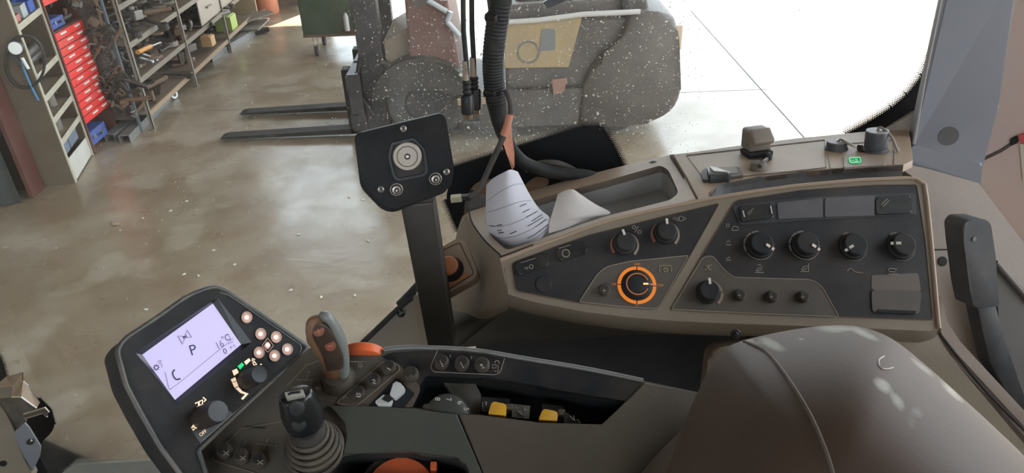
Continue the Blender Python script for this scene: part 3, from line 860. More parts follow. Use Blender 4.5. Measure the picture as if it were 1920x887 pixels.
# bolts on the skirt and the rear flank
BP = Plane(at_y(1379, 626, 0.66), 20, 0)
obj('bolt', [disc(BP(1379, 626, 0.001), BP.n, 0.0058, 0.003, 18), disc(BP(1379, 626, 0.001), BP.n, 0.003, 0.0045, 6)], black_plastic, con)
obj('plug', disc(LIN(1767, 490, 0.0002), LIN.n, 0.0068, 0.0012, 18), black_matte, con)
obj('seam', tube([LIN(1752, 468, 0.0006), LIN(1832, 467, 0.0006)], 0.0010, 6), groove, con)
# skirt in front of the seat and the trim rail at its rear edge
SK = Plane(at_y(1700, 700, 0.66), 20, 0)
obj('skirt', slab(rp([(1330, 655), (1480, 628), (1755, 622), (1772, 652), (1800, 690), (1925, 838), (1990, 920), (1300, 920)], [20, 10, 6, 10, 10, 5, 0, 0]), SK, 0.02, bev=0.004), tan_plastic, con, smooth=40)
RL = Plane(at_y(1820, 680, 0.74), 20, 5)
obj('trim_rail', slab(rp([(1757, 560), (1768, 556), (1776, 604), (1800, 640), (1926, 776), (1926, 806), (1795, 664), (1765, 625)], 4), RL, 0.03, bev=0.003), trim_taupe, con, smooth=40)
obj('rail_gap', tube(smooth_path([RL(1762, 626, 0.001), RL(1790, 662, 0.001), RL(1850, 735, 0.001), RL(1926, 812, 0.001)]), 0.0018, 6), groove, con)
# dark pocket by the hand lever
PK = Plane(at_y(1890, 600, 0.80), 25, 8)
obj('lever_pocket', slab(rp([(1868, 520), (1880, 500), (1990, 620), (1990, 860), (1905, 745), (1875, 640)], 6), PK, 0.02), mat('dark dusty pocket', (0.085, 0.078, 0.07), 0.7, dust=0.4, dcol=(0.14, 0.115, 0.095), scale=14), con)
obj('pocket_edge', tube([PK(1866, 492, 0.002), PK(1890, 520, 0.002), PK(1930, 566, 0.002)], 0.004, 8), mat('brown pocket edge', (0.11, 0.088, 0.072), 0.7), con, smooth=60)
# ledge with the red orange stop button
LG = Plane(at_y(852, 500, 0.80), 52, -12)
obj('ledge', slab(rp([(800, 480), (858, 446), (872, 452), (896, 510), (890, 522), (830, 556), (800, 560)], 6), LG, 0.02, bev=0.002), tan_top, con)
obj('ledge_line', ribbon([rp([(815, 476), (862, 455), (889, 513), (838, 545)], 5) + [(816, 477)]], LG, 1.6), groove, con)
obj('label_strip', slab([(834, 534), (876, 511), (879, 518), (838, 542)], LG, 0.001, up=0.0010), label_orange, con)
c = LG(846, 506)
sb = obj('stop_button', lathe(c, LG.n, [(0, 0), (0.0165, 0), (0.0165, 0.003), (0.013, 0.012), (0.0125, 0.014), (0, 0.014)], 28), black_matte, con, smooth=40)
obj('cap', lathe(c, LG.n, [(0, 0.014), (0.0125, 0.014), (0.0125, 0.018), (0.0110, 0.0195), (0, 0.0195)], 28), rust_orange, sb, smooth=40)

# things standing on the switch deck
t = thing('camera_box', DR(1418, 288), 'small grey boxy sensor with slanted face standing on the switch deck', 'sensor')
p = DR(1418, 290)
ux, uy = (DR(1450, 286) - p).normalized(), None
uy = DR.n.cross(ux)
def loc_box(p, ux, n, w, d, h, bev, taper=0.0):
    uy_ = n.cross(ux)
    bm = bmesh.new()
    bmesh.ops.create_cube(bm, size=1)
    for v in bm.verts:
        q = v.co
        k = 1 - taper * (q.z + 0.5)
        v.co = p + ux * q.x * w * k + uy_ * q.y * d * k + n * ((q.z + 0.5) * h)
    bmesh.ops.bevel(bm, geom=bm.edges[:], offset=bev, segments=3, profile=0.5, affect='EDGES')
    return bm
obj('foot', loc_box(p, ux, DR.n, 0.036, 0.030, 0.008, 0.002), black_matte, t)
obj('housing', loc_box(p + DR.n * 0.008 + uy * 0.003, ux, DR.n, 0.033, 0.03, 0.030, 0.004, 0.06), mat('grey sensor plastic', (0.15, 0.135, 0.12), 0.6, dust=0.4, scale=30), t, smooth=40)
obj('face', loc_box(p + DR.n * 0.026 - uy * 0.010, ux, (DR.n * 0.8 - uy * 0.6).normalized(), 0.030, 0.024, 0.010, 0.003), mat('lit sensor face', (0.26, 0.22, 0.185), 0.5, dust=0.4), t, smooth=40)  # face coloured paler for the light falling on it
t = thing('rubber_dust_cap', DR(1424, 318), 'small round rubber dust cap on a strap in front of the grey sensor box', 'dust cap')  # rubber dust cap hanging on its strap
obj('cap', lathe(DR(1422, 317), DR.n, [(0, 0), (0.011, 0), (0.011, 0.006), (0.009, 0.010), (0.004, 0.011), (0, 0.011)], 20), mat('grey rubber cap', (0.11, 0.095, 0.08), 0.7, dust=0.4), t, smooth=40)
obj('strap', tube([DR(1424, 312, 0.008), DR(1430, 304, 0.010), DR(1437, 299, 0.006)], 0.003, 8), btn_body, t)
obj('knob', lathe(DR(1438, 299), DR.n, [(0, 0), (0.006, 0), (0.007, 0.004), (0.005, 0.009), (0, 0.010)], 16), black_matte, t, smooth=60)
t = thing('rocker_lever', DR(1358, 325), 'black rocker lever with pale tip at the front edge of the switch deck', 'switch')
obj('frame', slab(rp([(1314, 322), (1322, 315), (1385, 312), (1395, 328), (1335, 336), (1318, 337)], 3), DR, 0.006, up=0.004, bev=0.001), btn_body, t)
obj('well', slab(rp([(1345, 315), (1380, 313), (1384, 324), (1345, 328)], 3), DR, 0.003, up=0.0046), mat('well tan', (0.19, 0.155, 0.12), 0.6), t)
obj('paddle', slab(rp([(1325, 313), (1333, 312), (1372, 322), (1368, 326), (1330, 329)], 3), DR, 0.012, up=0.011, bev=0.003), black_plastic, t, smooth=40)
obj('tip', slab(rp([(1329, 311), (1345, 314), (1366, 322), (1338, 320)], 2), DR, 0.002, up=0.0125, bev=0.0006), mat('worn pale tip', (0.55, 0.51, 0.46), 0.4), t)
def socket(cx, cy, r, h, label, big):
    t = thing('power_socket', DR(cx, cy), label, 'socket')
    c = DR(cx, cy)
    bmat = mat('bluish dusty black plastic', (0.045, 0.05, 0.06), 0.5, dust=0.3, dcol=(0.12, 0.11, 0.11), scale=30)
    obj('barrel', lathe(c, DR.n, [(0, 0), (r * 1.15, 0), (r * 1.12, 0.002), (r, 0.004), (r, h - 0.002), (r * 0.95, h), (r * 0.7, h), (0, h - 0.001)], 28), bmat, t, smooth=40)
    obj('rim', lathe(c + DR.n * h, DR.n, [(r * 0.55, 0.0), (r * 0.98, 0), (r * 0.96, 0.0015), (r * 0.6, 0.0015)], 28), mat('dusty rim', (0.24, 0.21, 0.19), 0.5), t)
    if big:
        obj('lid_strap', tube(smooth_path([c + DR.n * (h + 0.001), c + DR.n * (h + 0.005) + ux * 0.004, c + DR.n * (h - 0.004) + ux * 0.011 - uy * 0.014, c + DR.n * 0.004 + ux * 0.018 - uy * 0.022, c + DR.n * 0.004 + ux * 0.024 - uy * 0.012]), 0.0018, 8), mat('pale strap', (0.28, 0.25, 0.225), 0.6), t, smooth=60)
    else:
        obj('key_blade', tube(smooth_path([c + DR.n * (h + 0.001), c + DR.n * (h + 0.004) + ux * 0.004 - uy * 0.004, c + DR.n * (h - 0.002) + ux * 0.013 - uy * 0.014, c + DR.n * 0.006 + ux * 0.018 - uy * 0.018]), 0.0018, 8), steel_bright, t, smooth=60)
        obj('key_ring', lathe(c + DR.n * 0.004 + ux * 0.021 - uy * 0.020, ux, [(0.002, 0), (0.005, 0), (0.005, 0.004), (0.002, 0.004)], 16), black_plastic, t)
    return t
socket(1568, 279, 0.0135, 0.010, 'low black socket with small key hanging from it on the switch deck', False)
socket(1641, 282, 0.0150, 0.027, 'tall black power socket with pale lid strap at the rear of the deck', True)
t = thing('status_light', DR(1602, 300), 'small glowing green status symbol on a dark plate of the deck', 'light')
obj('plate', slab(rp([(1583, 291), (1662, 296), (1660, 308), (1582, 314)], 3), DR, 0.003, up=0.0022, bev=0.0006), trim_taupe, t)
q = rp([(1592, 296), (1613, 295), (1614, 304), (1594, 305)], 3)
obj('symbol_frame', ribbon([q + [q[0]]], DR, 1.6, up=0.0036), green_lit, t)
obj('symbol', ribbon([[(1596, 299), (1596, 302)], [(1600, 299), (1600, 302)], [(1603, 299), (1608, 299), (1608, 302), (1603, 302)]], DR, 1.4, up=0.0036), green_lit, t)

# ================================================================== papers in the tray
def grid_surface(rows, sub=5):
    R = [smooth_path(r, sub) for r in rows]
    C_ = [smooth_path([r[k] for r in R], sub) for k in range(len(R[0]))]
    return [list(c_) for c_ in zip(*C_)]
ctrl = [[(912, 347, .870), (925, 334, .852), (945, 323, .846), (958, 318, .850), (971, 322, .868)],
        [(911, 375, .862), (928, 366, .838), (951, 360, .830), (972, 360, .838), (994, 366, .860)],
        [(911, 408, .852), (930, 412, .826), (957, 410, .815), (986, 402, .822), (1012, 392, .848)],
        [(917, 436, .838), (940, 442, .812), (967, 440, .802), (1000, 428, .808), (1031, 409, .832)],
        [(951, 470, .815), (964, 468, .803), (984, 463, .797), (1008, 453, .800), (1028, 433, .815)]]
sheet = grid_surface([[at_y(*q) for q in r] for r in ctrl])
t = thing('printed_sheet', at_y(965, 460, .81), 'curled printed white paper sheet standing upright in the console tray', 'paper')
obj('sheet', loft(sheet, 0.0006), paper, t, smooth=70)
nr, nc = len(sheet), len(sheet[0])
def onsheet(u, v):
    i, j = min(int(v * (nr - 1)), nr - 2), min(int(u * (nc - 1)), nc - 2)
    fu, fv = u * (nc - 1) - j, v * (nr - 1) - i
    a = sheet[i][j].lerp(sheet[i][j + 1], fu).lerp(sheet[i + 1][j].lerp(sheet[i + 1][j + 1], fu), fv)
    return a + (CAM - a).normalized() * 0.0016
def ink_line(pts, r, mm):
    obj('print', tube([onsheet(*p) for p in pts], r, 4), mm, t)
for v0, v1 in ((0.28, 0.14), (0.42, 0.33), (0.62, 0.52), (0.80, 0.74), (0.92, 0.90)):
    ink_line([(0.05 + 0.9 * k / 10, v0 + (v1 - v0) * k / 10) for k in range(11)], 0.00022, ink_grey)
for u, v, du in ((0.10, .62, .10), (0.24, .585, .10), (0.22, .67, .08), (0.22, .71, .10), (0.42, .72, .11), (0.70, .40, .12), (0.72, .47, .12), (0.74, .54, .18), (0.78, .63, .16), (0.70, .68, .22), (0.78, .75, .16), (0.62, .86, .32)):
    ink_line([(u + du * k / 3, v - 0.02 * k / 3) for k in range(4)], 0.0005, ink)
t = thing('crumpled_paper', DL(1085, 405), 'creased white paper leaf lying in the tray right of the printed sheet', 'paper')
rowsP = [[(1046, 364, .892), (1060, 357, .892), (1074, 355, .890), (1084, 361, .892)],
         [(1040, 385, .862), (1062, 380, .858), (1090, 378, .860), (1115, 382, .872)],
         [(1033, 407, .833), (1066, 404, .828), (1104, 401, .836), (1145, 399, .858)],
         [(1030, 419, .822), (1060, 416, .822), (1088, 413, .828), (1118, 408, .845)],
         [(1029, 437, .806), (1052, 431, .812), (1072, 424, .820), (1094, 417, .838)]]
obj('leaf', loft(grid_surface([[at_y(*q) for q in r] for r in rowsP], 4), 0.0006), paper_lit, t, smooth=70)

# ================================================================== cables by the window
CY = 0.955
path = [(945, -40), (938, 10), (930, 60), (925, 110), (926, 150), (931, 190), (940, 235), (956, 275), (980, 303), (1015, 318), (1055, 326), (1100, 330), (1150, 345)]
hp = smooth_path([at_y(x, y, CY + max(0, (y - 250) * 0.0004)) for x, y in path], 14)
rad = []
for i, p in enumerate(hp):
    y = px_of(p)[1]
    base = 0.0140 if y < 190 else 0.0140 - min(1, (y - 190) / 90) * 0.0045
    rad.append(base * (1.05 if (i % 2 == 0 and y < 190) else 0.99))
t = thing('cable_harness', at_y(1000, 310, CY), 'thick black corrugated cable harness curving down beside the window', 'cable')
obj('conduit', tube(hp, rad, 12), rubber, t, smooth=35)
for x, y in ((915, 32), (912, 174)):
    obj('cable_tie', tube([at_y(x + 16, y + 2, CY - 0.016), at_y(x + 8, y + 1, CY - 0.012), at_y(x, y, CY - 0.006)], [0.004, 0.005, 0.0065], 8), black_plastic, t)
    obj('tie_band', tube([at_y(x + 8 + 15 * math.cos(a) + 8, y + 3 * math.sin(a), CY - 0.014 * math.sin(a)) for a in [math.pi * 2 * k / 14 for k in range(14)]], 0.0018, 5), black_plastic, t)
t = thing('thin_cable', at_y(930, 320, 0.93), 'thin grey cable with white plug running off the thick harness', 'cable')
obj('wire', tube(smooth_path([at_y(948, 168, CY - 0.015), at_y(956, 188, CY - 0.022), at_y(958, 210, CY - 0.028), at_y(950, 240, .925), at_y(938, 270, .92), at_y(922, 305, .915), at_y(906, 340, .91), at_y(892, 362, .905), at_y(876, 370, .90), at_y(862, 372, .90)], 6), 0.0040, 8), rubber_dust, t, smooth=60)
obj('plug', bar(at_y(866, 371, .90), at_y(845, 373, .90), 0.011, 0.008, bev=0.0012), mat('ivory plug', (0.60, 0.55, 0.38), 0.5, dust=0.15), t)
obj('boot', bar(at_y(880, 370, .90), at_y(864, 371, .90), 0.008, 0.008, bev=0.0012), black_plastic, t)
t = thing('salmon_tag', at_y(955, 300, 0.925), 'narrow salmon paper tag wrapped around the thin grey cable', 'tag')
obj('flag', loft([[at_y(948, 245, .922), at_y(958, 232, .926)], [at_y(941, 262, .922), at_y(960, 258, .930)], [at_y(950, 290, .924), at_y(964, 288, .932)], [at_y(960, 318, .93), at_y(964, 312, .93)]], 0.0008), pink_tag, t)
obj('wrap', tube([at_y(956, 214, .9255), at_y(951, 236, .9235), at_y(944, 254, .921)], 0.0052, 8), pink_tag, t, smooth=60)
t = thing('thin_cable', at_y(917, 10, 0.97), 'short thin brown wire behind the top of the thick harness', 'cable')
obj('wire', tube([at_y(914, -40, 0.98), at_y(917, 0, 0.98), at_y(921, 28, 0.975)], 0.003, 6), rubber_dust, t)
def connector(xs, xb, y0, y1, y2, y3, Y, label, lettering):
    t = thing('connector_cable', at_y(xb, y3, Y), label, 'cable', 'hanging camera connector cables')
    k = Y / ray(xb, y2).y / F_PX
    a, b = at_y(xs, -40, Y), at_y(xb - 1, y0, Y)
    obj('cable', tube([a, at_y(xs + 1, y0 * 0.5, Y), b, at_y(xb, y1, Y)], 4.6 * k, 10), rubber, t, smooth=60)
    obj('sleeve', tube([at_y(xb - 3, y0, Y), at_y(xb - 1, y1, Y)], 5.6 * k, 12), mat('beige heat shrink sleeve', (0.42, 0.33, 0.24), 0.6), t, smooth=60)
    prof = []
    pts = []
    for i in range(7):
        yy = y1 + (y2 - y1) * i / 6
        pts.append(at_y(xb + (yy - y1) * 0.02, yy, Y))
        prof.append((8.6 if i % 2 else 6.6) * k)
    obj('strain_relief', tube(pts, prof, 14), rubber, t, smooth=40)
    obj('shell', tube([at_y(xb + 1, y2, Y), at_y(xb + 1, y2 + 3, Y), at_y(xb + 2, y3 - 10, Y), at_y(xb + 2, y3 - 9, Y)], [9.5 * k, 12 * k, 12.5 * k, 10 * k], 16), black_plastic, t, smooth=40)
    obj('tip', tube([at_y(xb + 2, y3 - 10, Y), at_y(xb + 2.5, y3, Y)], 8.6 * k, 16), mat('brass tip', (0.36, 0.27, 0.17), 0.35, 0.8), t, smooth=40)
    if lettering:
        obj('lettering', text(lettering, Plane(at_y(xb, y0, Y - 5.8 * k), n=V((0.12, -0.99, 0))), xb - 0.5, (y0 + y1) / 2, (0.06, 1), 7.5, up=0.0006), ink, t)
    return t
connector(868, 875, 114, 150, 177, 222, 0.93, 'nearer hanging black connector cable marked CAM1', 'CAM1')
connector(884, 889, 108, 143, 165, 213, 0.955, 'farther hanging black connector cable right behind the CAM1 one', None)
t = thing('wiper_hook', at_y(1045, 5, 1.0), 'small black plastic hook tip at the top edge of the window', 'hook')
obj('arm', slab(rp([(1018, 5), (1050, -14), (1090, -30), (1100, -20), (1073, 2), (1062, 1), (1028, 16)], 3), Plane(at_y(1045, 5, 1.0), 10, 0), 0.012, bev=0.002), black_plastic, t)
# foam and gasket behind the papers
t = thing('foam_block', at_y(910, 360, 0.985), 'torn brown foam pad behind the white plug and the curled sheet', 'foam')
FB = Plane(at_y(900, 370, 0.985), 20, 0)
obj('pad', slab(rp([(868, 420), (872, 375), (888, 348), (915, 338), (950, 345), (952, 400), (900, 412)], [6, 10, 10, 10, 8, 6, 8]), FB, 0.025, bev=0.005), brown_foam, t, smooth=50)
obj('hole', disc(FB(886, 362, 0.0005), FB.n, 0.005, 0.001, 14), deep_black, t)
t = thing('foam_block', at_y(1020, 345, 0.985), 'flat brown foam wedge below the curved end of the harness', 'foam')
obj('pad', slab(rp([(975, 372), (985, 345), (1005, 330), (1030, 335), (1028, 348), (1005, 365)], 6), Plane(at_y(1005, 350, 0.985), 35, 0), 0.02, bev=0.004), brown_foam, t, smooth=50)
t = thing('grey_grommet', at_y(897, 385, 0.965), 'round grey rubber grommet behind the curled printed sheet', 'grommet')
obj('grommet', lathe(at_y(899, 392, 0.965), V((0, -0.8, 0.6)), [(0, 0), (0.022, 0), (0.022, 0.008), (0.016, 0.014), (0, 0.014)], 24), rubber_dust, t, smooth=40)
t = thing('thin_cable', at_y(1060, 320, 1.0), 'dusty brown cable looping behind the end of the thick harness', 'cable')
obj('wire', tube(smooth_path([at_y(985, 318, .99), at_y(1010, 308, 1.0), at_y(1040, 306, 1.0), at_y(1065, 314, 1.0), at_y(1088, 328, .99), at_y(1110, 345, .98)], 6), 0.0055, 8), rubber_dust, t, smooth=60)

# ================================================================== black plate on its post
PT = Plane(at_y(757, 310, 0.70), 14, 12)
t = thing('device_mount', at_y(828, 645, 0.72), 'black square plate with round steel magnet on a dark upright post', 'mount')
pa, pb = [(750, 385), (812, 380)], [(804, 662), (853, 655)]
post = bmesh.new()
quad = [at_y(*pa[0], .735), at_y(*pa[1], .735), at_y(*pb[1], .735), at_y(*pb[0], .735)]
obj('post', prism(quad, V((0, -1, 0)), 0.030, 0.003), mat('dark bronze post', (0.030, 0.026, 0.020), 0.5, dust=0.15, dcol=(0.07, 0.055, 0.04), scale=20), t, smooth=30)
plate_px = rp([(663, 252), (828, 212), (836, 222), (852, 318), (846, 352), (742, 392), (722, 388), (680, 345)], [16, 14, 8, 18, 8, 10, 10, 14])
back_px = rp([(664, 256), (825, 218), (846, 322), (838, 360), (735, 400), (714, 392), (676, 352)], [12, 12, 14, 8, 10, 10, 12])
obj('back_plate', slab(back_px, PT, 0.010, up=-0.009, bev=0.002), black_plate, t, smooth=40)
fp = obj('front_plate', slab(plate_px, PT, 0.008, up=0.0, bev=0.0016), black_plate, t, smooth=40)
# raised rim around the magnet
oct_ = rp([(733, 268), (776, 258), (797, 280), (803, 320), (797, 330), (745, 340), (737, 332), (728, 295)], 5)
obj('magnet_seat', holed([PT(x, y, 0.0030) for x, y in oct_], [[PT(770 + (x - 770) * .88 - 0.5, 300 + (y - 300) * .88, 0.0030) for x, y in oct_]], PT.n, 0.0035), mat('worn black rim', (0.020, 0.020, 0.021), 0.35), fp)
obj('seat_floor', slab([(770 + (x - 770) * .87 - 0.5, 300 + (y - 300) * .87) for x, y in oct_], PT, 0.001, up=0.0006), mat('brown black seat floor', (0.022, 0.017, 0.013), 0.6), fp)
s = PT.scale(763, 292)
c = PT(763, 292)
mg = obj('magnet', lathe(c, PT.n, [(0, 0), (27 * s, 0), (27 * s, 0.004), (25.5 * s, 0.0052), (20 * s, 0.0052), (19.4 * s, 0.0046), (18.6 * s, 0.0046), (18 * s, 0.0052), (5 * s, 0.0052), (4 * s, 0.003), (0, 0.003)], 40), mat('warm dull magnet steel', (0.42, 0.365, 0.30), 0.42, 0.55, dust=0.15), t, smooth=30)
obj('groove', arc_ring(c + PT.n * 0.0052, PT.n, UP, 18.2 * s, 19.8 * s, 0, 360, 0.0003, 36), mat('brown groove', (0.13, 0.105, 0.08), 0.7), mg)
obj('groove', arc_ring(c + PT.n * 0.0052, PT.n, UP, 4.2 * s, 5.6 * s, 0, 360, 0.0003, 20), deep_black, mg)
obj('pin', [lathe(c + PT.n * 0.003, PT.n, [(0, 0), (2.6 * s, 0), (2.6 * s, 0.003), (0, 0.003)], 12)], steel_bright, mg)
for x, y in ((756, 241), (837, 322), (714, 355)):
    c = PT(x, y)
    sw = obj('screw', lathe(c, PT.n, [(0, 0), (6.6 * s, 0), (6.0 * s, 0.0015), (3.5 * s, 0.0022), (0, 0.0024)], 18), steel, t, smooth=40)
    obj('slot', ribbon([[(x - 3, y - 3), (x + 3, y + 3)], [(x - 3, y + 3), (x + 3, y - 3)]], PT, 1.6, up=0.0034), deep_black, sw)
for x, y in ((743, 355), (816, 335)):
    c = PT(x, y)
    bt = obj('socket_bolt', lathe(c, PT.n, [(0, 0), (12.5 * s, 0), (12.5 * s, 0.001), (11.5 * s, 0.0016), (9.5 * s, 0.0016), (9.0 * s, 0.001), (8.0 * s, 0.0045), (4.5 * s, 0.0050), (4.2 * s, 0.002), (0, 0.002)], 24), steel, t, smooth=30)
    obj('ring_gap', arc_ring(c + PT.n * 0.0012, PT.n, UP, 8.4 * s, 10.6 * s, 0, 360, 0.0008, 24), deep_black, bt)
    obj('socket', lathe(c + PT.n * 0.0046, PT.n, [(0, 0), (4.6 * s, 0), (4.6 * s, 0.0006), (0, 0.0006)], 6), deep_black, bt)
    obj('pin', lathe(c + PT.n * 0.0045, PT.n, [(0, 0), (2.2 * s, 0), (2.0 * s, 0.002), (0, 0.002)], 8), steel_bright, bt)

# ================================================================== ARMREST
AR = Plane(at_d(800, 800, 0.70), 66, 12)
arm = thing('armrest_console', AR(860, 860, -0.08), 'dusty dark grey armrest console with button groups and a lever pocket', 'armrest')
edge = [(579, 653), (590, 652), (653, 664), (700, 662), (720, 656), (755, 652), (800, 652), (890, 657), (981, 672), (1101, 692), (1206, 714), (1312, 736), (1420, 770), (1420, 960)]
outer = edge + [(330, 960), (345, 875), (374, 845), (471, 753), (563, 669)]
pocket = rp([(799, 704), (902, 707), (1011, 724), (1174, 751), (1131, 798), (1011, 792), (902, 778), (857, 775), (767, 763), (776, 738)], [6, 3, 3, 4, 4, 2, 2, 2, 5, 6], 3)
cup = rp([(606, 960), (622, 882), (637, 858), (668, 850), (769, 849), (857, 856), (876, 870), (882, 900), (890, 960)], [0, 8, 10, 10, 6, 14, 10, 6, 0], 3)
cupin = [q for q in cup if q[1] < 940]
obj('top_shell', holed([AR(*q) for q in outer], [[AR(*q) for q in pocket], [AR(*q) for q in cup if q[1] < 955]], AR.n, 0.012), arm_grey, arm)
o3 = [AR(*q) for q in edge]
obj('side_skirt', loft([o3, [p + V((0, 0.004, -0.010)) for p in o3], [p + V((0, 0.0, -0.09)) for p in o3]]), black_matte, arm, smooth=40)
obj('edge_bead', tube(smooth_path([AR(*q, 0.0005) for q in edge[4:11]], 4), 0.0024, 8), mat('grey edge highlight', (0.17, 0.16, 0.145), 0.35), arm, smooth=60)  # pale bead paints the highlight along the armrest edge
pk3 = [AR(*q) for q in pocket]
obj('lever_pocket', walls([[p - AR.n * 0.001 for p in pk3], [p - AR.n * 0.030 for p in pk3]]), deep_black, arm)
cp3 = [AR(*q) for q in cup if q[1] < 955]
obj('cup_recess', walls([[p - AR.n * 0.001 for p in cp3], [p.lerp(sum(cp3, V()) / len(cp3), 0.06) - AR.n * 0.045 for p in cp3]]), black_matte, arm, smooth=40)
# glossy black band above the pocket
obj('button_band', slab([(716, 668), (735, 661), (800, 658), (890, 663), (981, 678), (1101, 698), (1204, 717), (1176, 750), (1011, 723), (902, 706), (799, 703), (776, 737), (766, 762), (752, 690)], AR, 0.004, up=0.0012, bev=0.0006), arm_gloss, arm)
# lid over the front: raised grey lid and brown rear lid with the seam between
obj('front_lid', slab([(612, 760), (700, 762), (775, 766), (857, 776), (904, 887), (912, 920), (888, 920), (883, 885), (876, 868), (857, 854), (769, 846), (668, 847), (640, 852), (655, 815), (650, 790)], AR, 0.010, up=0.004, bev=0.0015), mat('grey green armrest lid', (0.068, 0.070, 0.058), 0.5, dust=0.3, dcol=(0.10, 0.092, 0.07), scale=9, bump=0.3), arm, smooth=30)
obj('rear_lid', slab([(860, 776), (902, 779), (1011, 793), (1130, 799), (1176, 752), (1208, 716), (1312, 738), (1420, 772), (1420, 940), (920, 940), (907, 887)], AR, 0.010, up=0.004, bev=0.0015), arm_brown, arm, smooth=30)
# left control island
isl = rp([(628, 756), (720, 674), (748, 682), (754, 690), (790, 726), (772, 764), (640, 762)], [6, 10, 6, 6, 10, 6, 8])
obj('button_panel', slab(isl, AR, 0.003, up=0.0014, bev=0.0006), mat('brown dusted button panel', (0.075, 0.06, 0.043), 0.6, dust=0.4, dcol=(0.12, 0.09, 0.065), scale=20), arm)
iq = rp([(630, 756), (720, 676), (747, 684), (750, 694), (668, 762)], [6, 10, 6, 8, 6])
obj('panel_outline', ribbon([iq + [iq[0]]], AR, 1.4, up=0.0024), line_mat, arm)
two = [[(-.3, -.25), (.1, -.35), (.2, -.1), (-.2, .2), (.3, .25)]]
push(729, 692, 12, AR, arm, up=0.0016, h=0.008, glyph=[[(-.3, -.2), (.3, .15)]], label='round button marked with a single stroke')
push(701, 716, 12, AR, arm, up=0.0016, h=0.008, glyph=two, label='round button marked 2')
push(672, 740, 12, AR, arm, up=0.0016, h=0.008, glyph=[[(-.35, .1), (-.2, -.3), (0, .1), (.15, -.3), (.35, .1)], [(-.3, .3), (.35, .3)]], label='round button with lettered cap')
push(771, 705, 12.5, AR, arm, up=0.0016, h=0.009, glyph=[[(-.1, -.1), (.1, .1)]], gm=mark_dim, label='plain brown dusted button right of the numbered three')
for x, lab in ((828, 'leftmost button of the framed row of three'), (866, 'middle button of the framed row of three'), (904, 'right button of the framed row of three with four squares')):
    gl = [[(-.25, -.4), (-.1, -.25)], [(-.12, -.05), (.12, .05)], [(.1, .3), (.25, .4)]] if x < 900 else [[(-.35, -.2), (0, -.3)], [(-.2, .0), (.15, -.1)], [(0, .3), (.35, .2)]]
    push(x, 682 + (x - 828) * 0.06, 12, AR, arm, up=0.0016, h=0.008, glyph=gl, label=lab)
fq = rp([(820, 658), (807, 688), (812, 697), (928, 703), (938, 698), (946, 672)], [0, 4, 4, 5, 5, 0])
obj('panel_outline', ribbon([fq], AR, 1.5, up=0.0022), mark_dim, arm)
obj('symbol', ribbon([[(844, 664), (844, 670)], [(882, 668), (885, 669), (883, 673)], arc_px(932, 680, 4, -30, 200, 8), [(923, 684), (930, 684), (930, 690), (923, 690), (923, 684)], [(930, 685), (934, 685), (934, 696), (926, 696)]], AR, 1.4, up=0.0022), mark_dim, arm)
obj('symbol', ribbon([[(641, 747), (650, 741)], arc_px(648, 748, 4, 0, 200, 8)], AR, 1.2, up=0.0026), mark_dim, arm)
# white rocker
obj('rocker_well', slab(rp([(690, 762), (742, 708), (778, 738), (758, 764)], 4), AR, 0.004, up=0.0022), deep_black, arm)
rk = obj('white_rocker', slab(rp([(738, 716), (748, 715), (760, 728), (758, 734), (742, 748), (730, 742)], 3), AR, 0.006, up=0.007, bev=0.0016), white_plastic, arm, smooth=40)
obj('lower_half', slab(rp([(703, 753), (720, 739), (737, 750), (733, 761), (709, 761)], 2), AR, 0.004, up=0.0055, bev=0.001), white_plastic, rk, smooth=40)
obj('insert', slab([(722, 741), (728, 738), (737, 748), (728, 754), (716, 748)], AR, 0.002, up=0.0068), black_plastic, rk)
# orange thumb wheel and print by it
wc = AR(682, 668, -0.012)
wx = (AR(760, 664) - AR(640, 664)).normalized()
ow = obj('thumb_wheel', lathe(wc - AR.n.cross(wx).normalized() * 0.005, AR.n.cross(wx), [(0, 0), (0.020, 0), (0.0215, 0.001), (0.0215, 0.009), (0.020, 0.010), (0, 0.010)], 36), orange_plastic, arm, smooth=40)
obj('symbol', slab([(657, 677), (687, 678), (658, 680)], AR, 0.0008, up=0.0012), mark_dim, arm)
obj('symbol', ribbon([arc_px(675, 685, 3.5, 0, 360, 10)], AR, 1.6, up=0.0012), mark_dim, arm)
# printed lever field behind the drive lever and plus cross near the joystick
obj('symbol', ribbon([rp([(538, 724), (575, 684), (600, 676), (640, 672)], 0)], AR, 1.2, up=0.001), line_mat, arm)
obj('symbol', ribbon([[(556, 712), (586, 713)], [(572, 714), (579, 702)], arc_px(579, 698, 2, 0, 360, 8)], AR, 1.2, up=0.001), mark_dim, arm)
push(594, 727, 10, AR, arm, up=0.001, h=0.006, glyph=[[(-.3, -.1), (.3, .1)]], gm=mark_dim)
obj('symbol', ribbon([[(480, 832), (512, 835)], [(493, 845), (503, 822)], [(458, 834), (462, 826)], arc_px(517, 836, 1.5, 0, 360, 6)], AR, 1.3, up=0.001), mark_dim, arm)
obj('panel_outline', ribbon([rp([(398, 858), (408, 846), (452, 804), (530, 790)], 3)], AR, 1.0, up=0.001), line_mat, arm)
obj('panel_outline', ribbon([[(398, 858), (400, 864), (470, 885), (520, 900)]], AR, 1.2, up=0.001), line_mat, arm)
obj('slot', ribbon([[(460, 800), (498, 803)]], AR, 1.6, up=0.001), deep_black, arm)
for x, y in ((424, 850), (455, 859), (488, 867)):
    push(x, y, 13, AR, arm, up=0.001, h=0.011, glyph=cross, gm=mark_dim)
